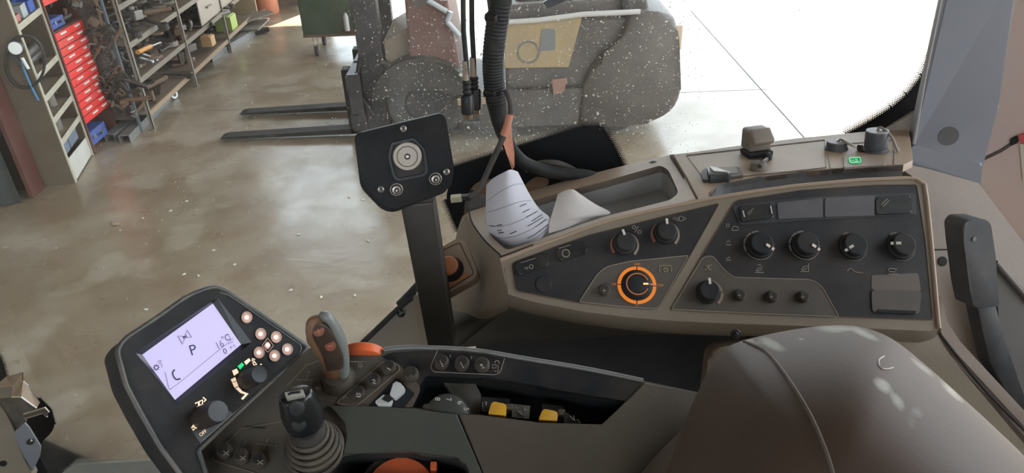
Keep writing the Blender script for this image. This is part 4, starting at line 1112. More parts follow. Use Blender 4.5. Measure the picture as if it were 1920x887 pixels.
# thumb drum with numbers in the pocket
dc = AR(838, 782, -0.016)
s = AR.scale(836, 780)
axd = (AR.n * 0.85 + V((0, -0.45, 0.1))).normalized()
dr = obj('number_drum', lathe(dc, axd, [(0, 0), (43 * s, 0), (43 * s, 0.004), (40 * s, 0.013), (30 * s, 0.017), (0, 0.017)], 40), mat('dark olive drum', (0.035, 0.037, 0.030), 0.6, dust=0.25, dcol=(0.09, 0.08, 0.06)), arm, smooth=40)
ND = Plane(dc + axd * 0.0165, n=axd)
for tx, x, y, d in (('8', 820, 748, (0.28, -1)), ('7', 841, 749, (0.0, -1)), ('6', 862, 755, (-0.3, -1)), ('5', 874, 767, (-0.6, -1))):
    obj('number', text(tx, ND, x, y, (-d[1] * 0.3, d[0] * 0.3 + 0.95) if False else (0.15, 1.0) if tx == '7' else (0.35, 0.95) if tx == '6' else (-0.1, 1.0), 14, up=0.004), mark, dr)
for x, y in ((808, 760), (853, 766)):
    obj('thumb_stop', loc_box(AR(x, y + 10, -0.006), wx, AR.n, 0.016, 0.010, 0.007, 0.003), btn_body, arm, smooth=40)
obj('spacer', loc_box(AR(830, 778, -0.008), wx, AR.n, 0.018, 0.008, 0.006, 0.001), arm_brown, arm)
obj('pocket_rib', slab([(826, 707), (886, 708), (902, 740), (900, 778), (868, 778), (846, 740)], AR, 0.008, up=-0.016), mat('grey pocket rib', (0.085, 0.085, 0.070), 0.6, dust=0.3), arm)
# yellow levers and their scale plates
def ylev(x0, y0, x1, y1, label):
    q = rp([(x0, y1), (x0 + 7, y0 + 2), (x0 + 12, y0), (x1 - 3, y0 + 4), (x1, y0 + 8), (x1 - 1, y1 + 3)], [3, 3, 3, 3, 3, 2])
    o = obj('yellow_lever', slab(q, AR, 0.022, up=0.002, bev=0.003), yellow_plastic, arm, smooth=40)
    o['label'] = label
    obj('stem', loc_box(AR(x1 + 3, y1, -0.024), wx, AR.n, 0.007, 0.006, 0.018, 0.001), arm_brown, o)
ylev(915, 753, 950, 776, 'yellow lever knob beside the number 3')
ylev(1010, 767, 1046, 786, 'yellow lever knob at the rear of the pocket')
obj('scale_plate', slab([(902, 744), (956, 748), (954, 776), (902, 772)], AR, 0.004, up=-0.010), black_plastic, arm)
obj('scale_plate', slab([(960, 757), (994, 761), (992, 786), (960, 782)], AR, 0.004, up=-0.008), mat('grey scale plate', (0.05, 0.05, 0.045), 0.5, dust=0.3), arm)
obj('scale_plate', slab([(1017, 757), (1056, 762), (1054, 792), (1017, 790)], AR, 0.004, up=-0.012), black_plastic, arm)
obj('scale_plate', slab([(1057, 772), (1066, 775), (1086, 796), (1058, 796)], AR, 0.004, up=-0.006), black_plastic, arm)
obj('number', text('3', AR, 911, 757, (1, 0.05), 10, up=-0.0088), mark, arm)
obj('symbol', ribbon([[(905, 754), (905, 768)], [(905, 770), (915, 771)]], AR, 1.2, up=-0.0088), mark_dim, arm)
obj('symbol', ribbon([[(967, 763), (971, 766)], [(984, 763), (983, 772)], [(984, 768), (990, 768)], [(970, 769), (978, 778)], [(975, 770), (981, 779)], [(984, 776), (984, 784)]], AR, 1.3, up=-0.0068), mark_dim, arm)
obj('symbol', ribbon([[(1069, 780), (1076, 788)], [(1075, 779), (1078, 789)], [(1082, 786), (1088, 794)]], AR, 1.3, up=-0.004), mark_dim, arm)
# orange lidded cup bottom in the recess
obj('orange_cap', lathe(AR(752, 930, -0.03), AR.n, [(0, 0), (62 * s, 0), (62 * s, 0.012), (58 * s, 0.017), (0, 0.020)], 36), rust_orange if False else orange_plastic, arm, smooth=40)
obj('rim', lathe(AR(748, 930, -0.034), AR.n, [(64 * s, 0), (70 * s, 0), (70 * s, 0.014), (64 * s, 0.014)], 36), rubber_dust, arm, smooth=40)
obj('tab', loc_box(AR(814, 888, -0.03), wx, AR.n, 0.006, 0.008, 0.022, 0.001), orange_plastic, arm)

# ================================================================== joystick
def limb(pts, radii, flat=1.0, hint=None, seg=20):
    """tapered rounded limb along points; flat squeezes along the hint direction"""
    P = [V(p) for p in pts]
    n = len(P)
    bm = bmesh.new()
    rings = []
    h = V(hint) if hint is not None else V((0, -1, 0))
    for i in range(n):
        t = (P[min(i + 1, n - 1)] - P[max(i - 1, 0)]).normalized()
        y = (h - t * h.dot(t)).normalized()
        x = y.cross(t)
        rx, ry = radii[i] if isinstance(radii[i], tuple) else (radii[i], radii[i] * flat)
        rings.append([bm.verts.new(P[i] + x * rx * math.cos(a) + y * ry * math.sin(a)) for a in [2 * math.pi * k / seg for k in range(seg)]])
    for p, q in zip(rings, rings[1:]):
        for k in range(seg): bm.faces.new((p[k], p[(k + 1) % seg], q[(k + 1) % seg], q[k]))
    bm.faces.new(rings[0][::-1])
    bm.faces.new(rings[-1])
    return bm
jt = thing('joystick', AR(592, 842), 'short black joystick with ribbed rubber boot on the armrest', 'joystick')
jc = AR(590, 842)
jtop = at_d(553, 738, (AR(553, 800) - CAM).length - 0.055)
ja = (jtop - jc).normalized()
s = AR.scale(590, 842)
obj('collar', lathe(jc, AR.n, [(0, 0), (56 * s, 0), (56 * s, 0.003), (52 * s, 0.005), (48 * s, 0.003), (0, 0.003)], 36), btn_body, jt, smooth=40)
prof = []
for i in range(11):
    z = 0.002 + 0.028 * i / 10
    prof.append(((47 - 22 * i / 10 + (4.6 if i % 2 else -4.6)) * s, z))
bt = lathe(jc, (AR.n * 0.5 + ja * 0.5), [(0, 0)] + prof + [(0, prof[-1][1])], 32)
obj('boot', bt, mat('dusty rubber boot', (0.030, 0.026, 0.021), 0.7, dust=0.3, dcol=(0.11, 0.085, 0.06), scale=30), jt, smooth=25)
bx_, by_, ba_ = basis(AR.n * 0.5 + ja * 0.5)
for z_, r_ in ((0.004, 47), (0.0105, 43), (0.017, 38), (0.0235, 32)):
    obj('boot_rib', tube([jc + ba_ * z_ + (bx_ * math.cos(a) + by_ * math.sin(a)) * (r_ * s) for a in [2 * math.pi * k / 36 for k in range(37)]], 0.0026, 8), mat('worn boot rib', (0.050, 0.042, 0.033), 0.6, dust=0.4, dcol=(0.15, 0.115, 0.08), scale=30), jt, smooth=60)
L = (jtop - jc).length
jp = [jc + ja * (L * k) for k in (0.30, 0.40, 0.50, 0.62, 0.74, 0.86, 0.94, 0.985, 1.0)]
jr = [(26 * s, 24 * s), (31 * s, 26 * s), (35 * s, 29 * s), (37 * s, 31 * s), (36 * s, 30 * s), (33 * s, 27 * s), (31 * s, 25 * s), (29 * s, 23 * s), (25 * s, 19 * s)]
gp = obj('grip', limb(jp, jr, hint=(CAM - jc)), mat('glossy black grip', (0.010, 0.011, 0.013), 0.25, dust=0.06, dcol=(0.08, 0.07, 0.05), scale=40), jt, smooth=60)
TP = Plane(at_d(552, 738, (jtop - CAM).length - 0.009), n=(ja * 0.45 + (CAM - jtop).normalized() * 0.55))
obj('window', slab(rp([(533, 736), (568, 730), (572, 741), (537, 747)], 2), TP, 0.008, up=0.0006), mat('cream window print', (0.42, 0.40, 0.32), 0.5), gp)
obj('window_symbol', ribbon([[(540, 740), (546, 737), (563, 735)]], TP, 4.5, up=0.0018), black_plastic, gp)
for px, py, rr in ((556, 766, 15), (560, 795, 14)):
    d_ = at_d(px, py, (jc.lerp(jtop, 0.8 if py < 780 else 0.55) - CAM).length - 0.0150)
    obj('thumb_button', lathe(d_, (CAM - d_), [(0, -0.006), (rr * s, -0.006), (rr * s, 0.000), (rr * s * .8, 0.0025), (0, 0.0015)], 24), black_plastic, gp, smooth=40)

# ================================================================== drive lever
dt = thing('drive_lever', AR(630, 712), 'curved orange brown drive lever with plus and minus buttons and grey sleeve', 'lever')
base = AR(634, 712)
bd = (base - CAM).length
cl = [(632, 714, 0.0), (630, 699, .014), (628, 680, .028), (623, 662, .042), (615, 644, .056), (606, 627, .068), (598, 611, .078), (593, 600, .084), (591, 593, .087)]
cp = [at_d(x, y, bd - h * 0.62) for x, y, h in cl]
rs = [20, 22, 24, 26, 28, 29, 26, 19, 9]
s = AR.scale(620, 690) * 0.94
def third(rr_): return sum([[a, a + (b - a) / 3, a + (b - a) * 2 / 3] for a, b in zip(rr_, rr_[1:])], []) + [rr_[-1]]
obj('grip', limb(smooth_path(cp, 3), [(r * s, r * s * 0.62) for r in third(rs)], hint=(CAM - base)), mat('orange brown lever grip', (0.26, 0.12, 0.05), 0.55, dust=0.3, dcol=(0.15, 0.105, 0.07), scale=30), dt, smooth=70)
sl_ = [at_d(x + dx, y + dy, bd - h * 0.62 - 0.003) for (x, y, h), (dx, dy) in zip(cl, [(13, -3), (14, -4), (16, -5), (18, -7), (20, -9), (20, -11), (18, -11), (15, -8), (10, -4)])]
obj('sleeve', limb(smooth_path(sl_, 3), [(q * s, q * s * 1.35) for q in third([10, 11, 11, 12, 13, 13, 12, 10, 4])], hint=(CAM - base)), mat('grey green lever sleeve', (0.20, 0.215, 0.195), 0.4, dust=0.25, dcol=(0.17, 0.14, 0.105), scale=25), dt, smooth=70)
sl_ = [at_d(x + dx, y + dy, bd - h * 0.62 + 0.002) for (x, y, h), (dx, dy) in zip(cl[:7], [(-14, 2), (-15, 2), (-17, 3), (-19, 5), (-21, 8), (-22, 10), (-19, 11)])]
obj('sleeve', limb(smooth_path(sl_, 3), [(q * s, q * s * 1.2) for q in third([8, 8, 8, 9, 9, 9, 5])], hint=(CAM - base)), mat('grey brown lever edge', (0.14, 0.105, 0.08), 0.45, dust=0.25, scale=25), dt, smooth=70)
fd = [at_d(x, y, bd - h * 0.62 - 0.0172) for x, y, h in ((628, 693, .016), (624, 670, .032), (614, 645, .050), (600, 622, .068), (592, 610, .076))]
obj('face_panel', limb(smooth_path(fd, 4), [(q * s, q * s * 0.16) for q in [14, 15, 16, 17, 17, 17, 17, 17, 17, 17, 17, 16, 15, 13, 10, 7, 4]], hint=(CAM - base)), mat('dark worn face', (0.035, 0.022, 0.015), 0.55, dust=0.25, dcol=(0.12, 0.06, 0.03), scale=40), dt, smooth=70)
for x, y, h, pl_ in ((597, 621, .068, True), (619, 649, .048, False)):
    c = at_d(x, y, bd - h * 0.62 - 0.0185)
    PB = Plane(c, n=(CAM - c) + V((0.05, 0, 0.1)))
    b_ = obj('plus_button' if pl_ else 'minus_button', lathe(c, PB.n, [(0, 0), (10 * s, 0), (10 * s, 0.001), (9 * s, 0.0018), (0, 0.0018)], 22), mat('dark red button', (0.22, 0.055, 0.03), 0.5, dust=0.2), dt, smooth=40)
    st = [[(x - 5, y + 1.5), (x + 5, y - 1.5)]] + ([[(x - 1.5, y - 5), (x + 1.5, y + 5)]] if pl_ else [])
    obj('symbol', ribbon(st, PB, 1.7, up=0.0024), mat('orange symbol', (0.50, 0.17, 0.09), 0.5), b_)
obj('collar', lathe(AR(634, 712), AR.n, [(0, 0), (34 * s, 0), (30 * s, 0.006), (24 * s, 0.012), (0, 0.012)], 28), btn_body, dt, smooth=40)

# ================================================================== display terminal
TE = Plane(AR(465, 757, 0.012), 36, 62)
ter = thing('display_terminal', TE(380, 760, -0.04), 'black display terminal with lit lilac screen and two knobs on the armrest front', 'display')
out_px = rp([(219, 658), (232, 637), (300, 592), (350, 556), (388, 541), (406, 538), (425, 546), (578, 651), (562, 668), (470, 752), (372, 845), (400, 930), (350, 905), (300, 838), (262, 772), (236, 722)], [10, 12, 20, 16, 10, 8, 10, 8, 8, 2, 4, 0, 10, 10, 10, 10])
hol = [(254, 662), (408, 558), (472, 642), (333, 757)]
scr = [(267, 665), (399, 569), (452, 646), (328, 750)]
obj('housing', holed([TE(*q) for q in out_px], [[TE(*q) for q in hol]], TE.n, 0.030), black_matte, ter)
ed = [TE(*q, 0.0006) for q in out_px]
obj('rim', tube(ed + [ed[0]], 0.0022, 8), mat('dark green grey rim', (0.045, 0.050, 0.048), 0.42, dust=0.2), ter, smooth=60)
h3 = [TE(*q) for q in hol]
s3 = [TE(*q, -0.006) for q in scr]
obj('screen_frame', walls([h3, s3], cap=False), mat('screen bevel', (0.020, 0.021, 0.022), 0.4), ter)
obj('lit_bevel', loft([[TE(254, 662, .0004), TE(333, 757, .0004)], [TE(261, 657, .0004), TE(338, 750, -.002)]][0:1] + [[TE(267, 665, -0.004), TE(328, 750, -0.004)]]), mat('lit grey bevel', (0.22, 0.23, 0.23), 0.4), ter)  # left bevel coloured paler to paint the light on it
SP = Plane(TE(360, 660, -0.006), n=TE.n)
sn = obj('screen', prism([SP(*q, 0.0) for q in scr], SP.n, 0.004), screen_mat, ter)
b1 = (132, -96)
obj('lettering', text('P', SP, 362, 657, (1, -0.32), 28, up=0.0008), screen_ink, sn)
obj('lettering', text('16', SP, 412, 647, (1, -0.5), 19, up=0.0008, sx=.85), screen_faint, sn)
obj('lettering', text('\u00b0C', SP, 424, 635, (1, -0.5), 18, up=0.0008, sx=.85), screen_ink, sn)
obj('lettering', text('0', SP, 422, 659, (1, -0.35), 15, up=0.0008), screen_ink, sn)
def z4(x, y): return (260 + x / 4.433, 560 + y / 4.433)
obj('graphic', ribbon([[z4(325, 310), z4(365, 380), z4(383, 325), z4(440, 320), z4(402, 262), z4(383, 315), z4(325, 310)]], SP, 1.5, up=0.0008), screen_ink, sn)
obj('graphic', [prism([SP(*z4(*q), 0.0008) for q in ((368, 312), (388, 318), (372, 332))], SP.n, 0.0005), prism([SP(*z4(*q), 0.0008) for q in ((388, 318), (396, 300), (402, 320))], SP.n, 0.0005)], screen_ink, sn)
obj('graphic', ribbon([[z4(255, 760), z4(350, 690), z4(670, 425)], [z4(640, 450), z4(790, 330)]], SP, 0.8, up=0.0008), screen_faint, sn)
obj('graphic', ribbon([smooth_path([z4(300, 590), z4(282, 615), z4(292, 650), z4(315, 672), z4(348, 665)], 4)], SP, 3.0, up=0.0008), screen_ink, sn)
obj('graphic', ribbon([[z4(220, 610), z4(250, 740)], [z4(250, 745), z4(268, 752)]], SP, 1.0, up=0.0008), screen_faint, sn)
gx, gy = z4(147, 572)
obj('graphic', ribbon([arc_px(gx, gy, 3.6, 0, 360, 12)] + [[(gx + 4 * math.cos(a), gy + 4 * math.sin(a)), (gx + 6 * math.cos(a), gy + 6 * math.sin(a))] for a in [math.pi * k / 4 for k in range(8)]], SP, 1.6, up=0.0008), screen_ink, sn)
obj('graphic', ribbon([[z4(165, 515), z4(185, 512), z4(185, 530), z4(165, 535), z4(165, 515)], [z4(172, 548), z4(190, 540), z4(195, 570)]], SP, 1.2, up=0.0008), screen_faint, sn)
obj('graphic', ribbon([[z4(745, 295), z4(762, 330)], [z4(740, 378), z4(785, 358)], [z4(760, 395), z4(772, 420)], [z4(790, 380), z4(802, 400)], [z4(762, 408), z4(782, 398)]], SP, 1.0, up=0.0008), screen_faint, sn)
# printed outline on the face
kq = rp([(412, 548), (428, 553), (566, 648), (563, 662), (470, 747), (380, 826)], [0, 6, 8, 6, 0, 0])
obj('panel_outline', ribbon([kq], TE, 1.3, up=0.0008), mat('grey outline print', (0.24, 0.235, 0.22), 0.6), ter)
# lit keys
s = TE.scale(500, 640)
for x, y in ((463, 595), (489, 626), (518, 632), (486, 661), (515, 667), (539, 655)):
    c = TE(x, y)
    e1, e2 = (TE(x + 5, y) - c), (TE(x, y + 5) - c)
    k = obj('lit_key', slab(arc_px(x, y, 8.6, 0, 345, 23, 1.08), TE, 0.002, up=0.0012, bev=0.0008), key_lit, ter, smooth=40)
    obj('rim', ribbon([arc_px(x, y, 9.4, 0, 360, 22, 1.08)], TE, 1.8, up=0.0014), key_ring, k)
    obj('symbol', slab(arc_px(x - 0.5, y, 3.9, 0, 330, 11, 1.0), TE, 0.0006, up=0.0018), key_hot, k)
dq = [(502, 634), (513, 648), (502, 661), (491, 648)]
k = obj('lit_key', slab(rp([(502, 639), (509, 648), (502, 656), (495, 648)], 3), TE, 0.002, up=0.0012, bev=0.0006), key_lit, ter)
k['label'] = 'square lit key in the middle of the ring of keys'
obj('rim', ribbon([rp(dq, 2) + [rp(dq, 2)[0]]], TE, 1.3, up=0.0014), key_ring, k)
obj('symbol', slab(arc_px(502, 647, 3.6, 0, 330, 9), TE, 0.0006, up=0.0018), key_hot, k)
# gauge of lit segments round the upper knob
def z3(x, y): return (430 + x / 4.671, 570 + y / 4.671)
seg_lit = mat('lit segment', (0.9, 0.7, 0.5), 0.5, emit=(1.0, 0.74, 0.52), es=0.52)
for q, mm in (([(27, 583), (65, 565), (83, 600), (45, 628)], seg_lit), ([(74, 545), (112, 512), (130, 535), (98, 572)], green_lit), ([(132, 505), (172, 475), (188, 495), (150, 532)], seg_lit),
              ([(16, 660), (52, 640), (64, 672), (28, 685)], seg_lit), ([(28, 690), (64, 678), (80, 720), (50, 732)], seg_lit), ([(55, 738), (82, 726), (115, 765), (105, 782)], seg_lit), ([(108, 780), (118, 766), (172, 788), (150, 795)], seg_lit), ([(105, 828), (140, 792), (160, 795), (120, 838)], seg_lit)):
    obj('gauge_segment', slab([z3(*p) for p in q], TE, 0.0008, up=0.0012), mm, ter)
obj('lit_symbol', ribbon([[z3(*p) for p in ((225, 485), (200, 480), (200, 498), (222, 500))], [z3(*p) for p in ((205, 515), (225, 510), (240, 530), (215, 535), (205, 515))], [z3(*p) for p in ((270, 530), (285, 528))]], TE, 2.2, up=0.0012), seg_lit, ter)
def zk(x, y): return (340 + x / 6.033, 740 + y / 6.033)
obj('lit_symbol', ribbon([[zk(155, 100), zk(190, 85), zk(200, 130), zk(180, 140)], [zk(200, 80), zk(240, 60), zk(240, 110), zk(205, 120), zk(200, 80)], [zk(245, 30), zk(280, 60), zk(255, 80)]], TE, 2.6, up=0.0012), seg_lit, ter)
obj('lit_symbol', ribbon([arc_px(*zk(165, 350), 4.5, 0, 360, 10), [zk(115, 380), zk(150, 330), zk(205, 320)], [zk(125, 400), zk(150, 390)]], TE, 2.6, up=0.0012), seg_lit, ter)
obj('lit_lettering', text('OFF', TE, *zk(245, 435), (1, -0.75), 9, up=0.0012), seg_lit, ter)
def tknob(bx, by, ex, ey, r_px, label):
    c = TE(bx, by)
    # height chosen so that the cap's centre falls where the photograph has it
    best = min([h * 0.001 for h in range(8, 60)], key=lambda h: (V(px_of(c + TE.n * h)) - V((ex, ey))).length)
    e = c + TE.n * best
    r = r_px * (e - CAM).dot(FW) / F_PX
    k = obj('rotary_knob', lathe(c, TE.n, [(0, 0), (r * 1.06, 0), (r * 1.06, best * 0.3), (r * 1.0, best * 0.9), (r * 0.94, best), (0, best)], 32), mat('dusty dark knob', (0.028, 0.024, 0.020), 0.55, dust=0.25, dcol=(0.085, 0.062, 0.045), scale=30), ter, smooth=35)
    k['label'] = label
    obj('cap', lathe(e, TE.n, [(0, 0), (r * 0.92, 0), (r * 0.88, 0.0012), (0, 0.0016)], 28), black_plastic, k, smooth=35)
tknob(461, 713, 487, 706, 17.5, 'upper terminal knob ringed by lit gauge segments')
tknob(380, 783, 408, 773, 22, 'lower terminal knob beside lit symbols')
obj('lower_panel', slab([(363, 790), (392, 752), (440, 776), (376, 832), (362, 812)], TE, 0.001, up=0.0004), black_plastic, ter)

# ================================================================== SEAT
seat = thing('driver_seat', at_d(1560, 1000, 0.58), 'worn brown vinyl seat backrest rising in front of the console', 'seat')
def dome(outline, cx, cy, D, bulge, name, material, parent, wear=None, rings=40, p=2.4, q=0.62, back=0.07):
    O = [tuple(v) for v in smooth_path(outline, 8, closed=True)]
    verts, faces, px = [], [], []
    k = len(O)
    S = [1 - (i / rings) ** 1.6 for i in range(rings)]
    def P(s, x, y): return at_d(cx + (x - cx) * s, cy + (y - cy) * s, D - bulge * (1 - s ** p) ** q)
    for s in S:
        for x, y in O:
            verts.append(P(s, x, y))
            px.append((cx + (x - cx) * s, cy + (y - cy) * s))
    verts.append(at_d(cx, cy, D - bulge))
    px.append((cx, cy))
    tip = len(verts) - 1
    for i in range(rings - 1):
        for j in range(k):
            a, b = i * k + j, i * k + (j + 1) % k
            faces.append((a, b, b + k, a + k))
    for j in range(k): faces.append(((rings - 1) * k + j, (rings - 1) * k + (j + 1) % k, tip))
    # back side
    base_ = 0
    prev = list(range(k))
    for s, d in ((0.985, 0.3), (0.93, 0.7), (0.8, 1.0)):
        cur = []
        for x, y in O:
            verts.append(at_d(cx + (x - cx) * s, cy + (y - cy) * s, D + back * d))
            px.append((0, 0))
            cur.append(len(verts) - 1)
        for j in range(k): faces.append((prev[(j + 1) % k], prev[j], cur[j], cur[(j + 1) % k]))
        prev = cur
    faces.append(tuple(prev[::-1]))
    off = wloc(parent)
    me = bpy.data.meshes.new(name)
    me.from_pydata([tuple(v - off) for v in verts], [], faces)
    ca = me.color_attributes.new('wear', 'FLOAT_COLOR', 'POINT')
    for i, (x, y) in enumerate(px):
        w = 0
        for sx, sy, a, b, an, st in wear or ():
            dx, dy = x - sx, y - sy
            c_, s_ = math.cos(math.radians(an)), math.sin(math.radians(an))
            u, v = (dx * c_ + dy * s_) / a, (-dx * s_ + dy * c_) / b
            w = max(w, st * max(0, 1.25 - (u * u + v * v)))
        ca.data[i].color = (w, w, w, 1)
    me.materials.append(material)
    me.polygons.foreach_set('use_smooth', [True] * len(me.polygons))
    me.update()
    o = bpy.data.objects.new(name, me)
    o.parent = parent
    COL.objects.link(o)
    return P
def seat_vinyl():
    M = bpy.data.materials.new('worn brown vinyl')
    M.use_nodes = True
    N, L = M.node_tree.nodes, M.node_tree.links
    b = N['Principled BSDF']
    tc = N.new('ShaderNodeTexCoord')
    at = N.new('ShaderNodeAttribute')
    at.attribute_name = 'wear'
    nz = N.new('ShaderNodeTexNoise')
    nz.inputs['Scale'].default_value = 60
    nz.inputs['Detail'].default_value = 6
    L.new(tc.outputs['Object'], nz.inputs['Vector'])
    nb = N.new('ShaderNodeTexNoise')
    nb.inputs['Scale'].default_value = 9
    L.new(tc.outputs['Object'], nb.inputs['Vector'])
    m1 = N.new('ShaderNodeMix')
    m1.data_type = 'RGBA'
    m1.inputs[6].default_value = (0.060, 0.038, 0.027, 1)
    m1.inputs[7].default_value = (0.108, 0.071, 0.050, 1)
    L.new(nb.outputs['Fac'], m1.inputs[0])
    ad = N.new('ShaderNodeMath')
    ad.operation = 'MULTIPLY_ADD'
    L.new(nz.outputs['Fac'], ad.inputs[0])
    ad.inputs[1].default_value = 0.9
    L.new(at.outputs['Fac'], ad.inputs[2])
    rr = N.new('ShaderNodeMapRange')
    rr.inputs[1].default_value, rr.inputs[2].default_value = 0.72, 1.45
    L.new(ad.outputs[0], rr.inputs[0])
    m2 = N.new('ShaderNodeMix')
    m2.data_type = 'RGBA'
    L.new(rr.outputs[0], m2.inputs[0])
    L.new(m1.outputs[2], m2.inputs[6])
    m2.inputs[7].default_value = (0.30, 0.275, 0.225, 1)
    L.new(m2.outputs[2], b.inputs['Base Color'])
    b.inputs['Roughness'].default_value = 0.62
    b.inputs['Specular IOR Level'].default_value = 0.3
    n3 = N.new('ShaderNodeTexNoise')
    n3.inputs['Scale'].default_value = 240
    L.new(tc.outputs['Object'], n3.inputs['Vector'])
    bp = N.new('ShaderNodeBump')
    bp.inputs['Strength'].default_value = 0.10
    bp.inputs['Distance'].default_value = 0.001
    L.new(n3.outputs['Fac'], bp.inputs['Height'])
    L.new(bp.outputs['Normal'], b.inputs['Normal'])
    return M
sv = seat_vinyl()
out_seat = [(1180, 1010), (1243, 887), (1268, 830), (1293, 768), (1326, 700), (1352, 664), (1378, 644), (1440, 627), (1515, 614), (1575, 610), (1625, 616), (1675, 637), (1735, 684), (1800, 742), (1860, 797), (1935, 872), (2010, 980), (1960, 1120), (1560, 1180), (1220, 1120)]
spots = [(1447, 645, 28, 10, 25, 1.0), (1565, 616, 45, 7, 0, 0.8), (1620, 625, 40, 8, 25, 0.7), (1655, 722, 24, 13, 40, 1.0), (1682, 752, 26, 12, 55, 0.75), (1785, 735, 34, 7, 42, 0.8), (1730, 690, 40, 6, 40, 0.6), (1500, 636, 6, 4, 0, 0.9), (1400, 640, 28, 7, 10, 0.7), (1715, 780, 22, 30, 20, 0.35)]
PS = dome(out_seat, 1580, 930, 0.66, 0.15, 'backrest_cushion', sv, seat, spots)
bol = [(1120, 1000), (1200, 890), (1258, 826), (1300, 800), (1330, 900), (1300, 1010), (1200, 1060)]
dome(bol, 1245, 950, 0.68, 0.05, 'side_bolster', sv, seat, None, 16)
def seam_pt(x, y):
    # position on the cushion surface under a pixel
    O = [tuple(v) for v in smooth_path(out_seat, 8, closed=True)]
    a = math.atan2(y - 930, x - 1580)
    bo = min(O, key=lambda q: abs((math.atan2(q[1] - 930, q[0] - 1580) - a + math.pi) % (2 * math.pi) - math.pi))
    s = min(0.999, math.hypot(x - 1580, y - 930) / math.hypot(bo[0] - 1580, bo[1] - 930))
    return at_d(x, y, 0.66 - 0.15 * (1 - s ** 2.4) ** 0.62 - 0.0006)
sm = smooth_path([(1395, 640), (1425, 653), (1445, 668), (1470, 700), (1500, 745), (1525, 790), (1550, 850), (1565, 900)], 5)
obj('seam', tube([seam_pt(*q) for q in sm], 0.0014, 6), mat('seat seam', (0.13, 0.095, 0.07), 0.8), seat)
obj('loose_thread', tube([seam_pt(*q) for q in smooth_path([(1658, 668), (1648, 675), (1650, 688), (1662, 692), (1675, 689)], 5)], 0.0006, 5), mat('pale thread', (0.5, 0.42, 0.36), 0.8), seat)

# ================================================================== hand lever at the rear
lv = thing('hand_lever', at_y(1890, 700, 0.76), 'dusty dark grey hand lever upright behind the console rear edge', 'lever')
LP = Plane(at_y(1840, 500, 0.765), 15, 12)
obj('grip', slab(rp([(1805, 424), (1815, 412), (1848, 411), (1858, 420), (1867, 480), (1874, 575), (1826, 578), (1818, 540), (1808, 460)], [6, 6, 6, 6, 4, 5, 6, 4, 4]), LP, 0.030, bev=0.006, seg=3), lever_grey, lv, smooth=50)
obj('shaft', slab([(1832, 572), (1868, 570), (1885, 640), (1900, 700), (1940, 780), (1925, 800), (1890, 740), (1856, 680), (1842, 620)], LP, 0.020, up=-0.004, bev=0.004), mat('worn black shaft', (0.022, 0.022, 0.024), 0.55, dust=0.25, dcol=(0.08, 0.07, 0.06), scale=30), lv, smooth=40)
obj('screw', disc(LP(1826, 448, 0.0002), LP.n, 0.0030, 0.0012, 12), mat('grey screw', (0.15, 0.15, 0.16), 0.5), lv)

# ================================================================== window latch front left
def b6(x, y): return (x / 3.906, 660 + y / 3.906)
LT = Plane(at_y(50, 790, 0.98), 5, 15)
lt = thing('window_latch', at_y(55, 830, 0.98), 'bent sheet metal window latch with grey plate on the front post', 'latch')
YL = 0.965
def LY(x, y, Y=YL): return at_y(*b6(x, y), Y)
A = [LY(45, 180, 1.0), LY(165, 148, 1.0), LY(168, 212, 1.0), LY(205, 245, 1.0), LY(288, 375, 1.0)]
Bq = [LY(-60, 270, .955), LY(92, 252, .955), LY(84, 330, .955), LY(155, 330, .955), LY(268, 412, .955)]
obj('bracket', loft([A, Bq], 0.0016), mat('worn tan bracket steel', (0.30, 0.20, 0.12), 0.5, 0.3, dust=0.4, scale=30), lt)
obj('bracket_edge', tube(Bq[1:], 0.0016, 6), steel_bright, lt)
obj('bracket_edge', tube(A[1:], 0.0014, 6), steel_bright, lt)
obj('bracket_side', loft([[LY(-60, 275, .953), LY(92, 255, .953)], [LY(-60, 350, .953), LY(84, 330, .953)]], 0.0016), mat('grey tan steel side', (0.20, 0.18, 0.13), 0.5, 0.3, dust=0.4), lt)
obj('bracket_web', slab([b6(*q) for q in ((-60, 345), (85, 332), (155, 335), (265, 412), (175, 455), (190, 520), (100, 590), (60, 470), (-60, 420))], Plane(at_y(30, 770, 0.972), 5, 15), 0.008), mat('dark olive latch web', (0.055, 0.05, 0.04), 0.6, dust=0.2), lt)
h1 = [LY(175, 455, .945), LY(330, 408, .945), LY(358, 440, .945)]
h2 = [LY(190, 485, .945), LY(315, 447, .945), LY(345, 475, .945)]
for hh in (h1, h2): obj('hook', tube(hh, 0.0016, 6), steel_bright, lt)
obj('hook_face', loft([h1, h2], 0.001), mat('brown latch steel', (0.12, 0.09, 0.065), 0.5, 0.3), lt)
pl_ = obj('plate', slab(rp([b6(*q) for q in ((102, 590), (180, 520), (215, 560), (300, 700), (290, 770), (238, 876), (150, 730))], [3, 3, 3, 4, 3, 2, 3]), LT, 0.004, up=0.018, bev=0.0006), steel_grey, lt)
obj('bolt', disc(LT(*b6(222, 655), 0.018), LT.n, 0.0055, 0.004, 14), black_plastic, pl_)
obj('bolt_head', disc(LT(*b6(230, 645), 0.020), LT.n, 0.0022, 0.004, 10), steel_bright, pl_)
obj('spring', slab([b6(*q) for q in ((120, 745), (150, 735), (235, 880), (190, 860))], LT, 0.006, up=0.010), mat('rusty spring', (0.10, 0.06, 0.04), 0.6), lt)

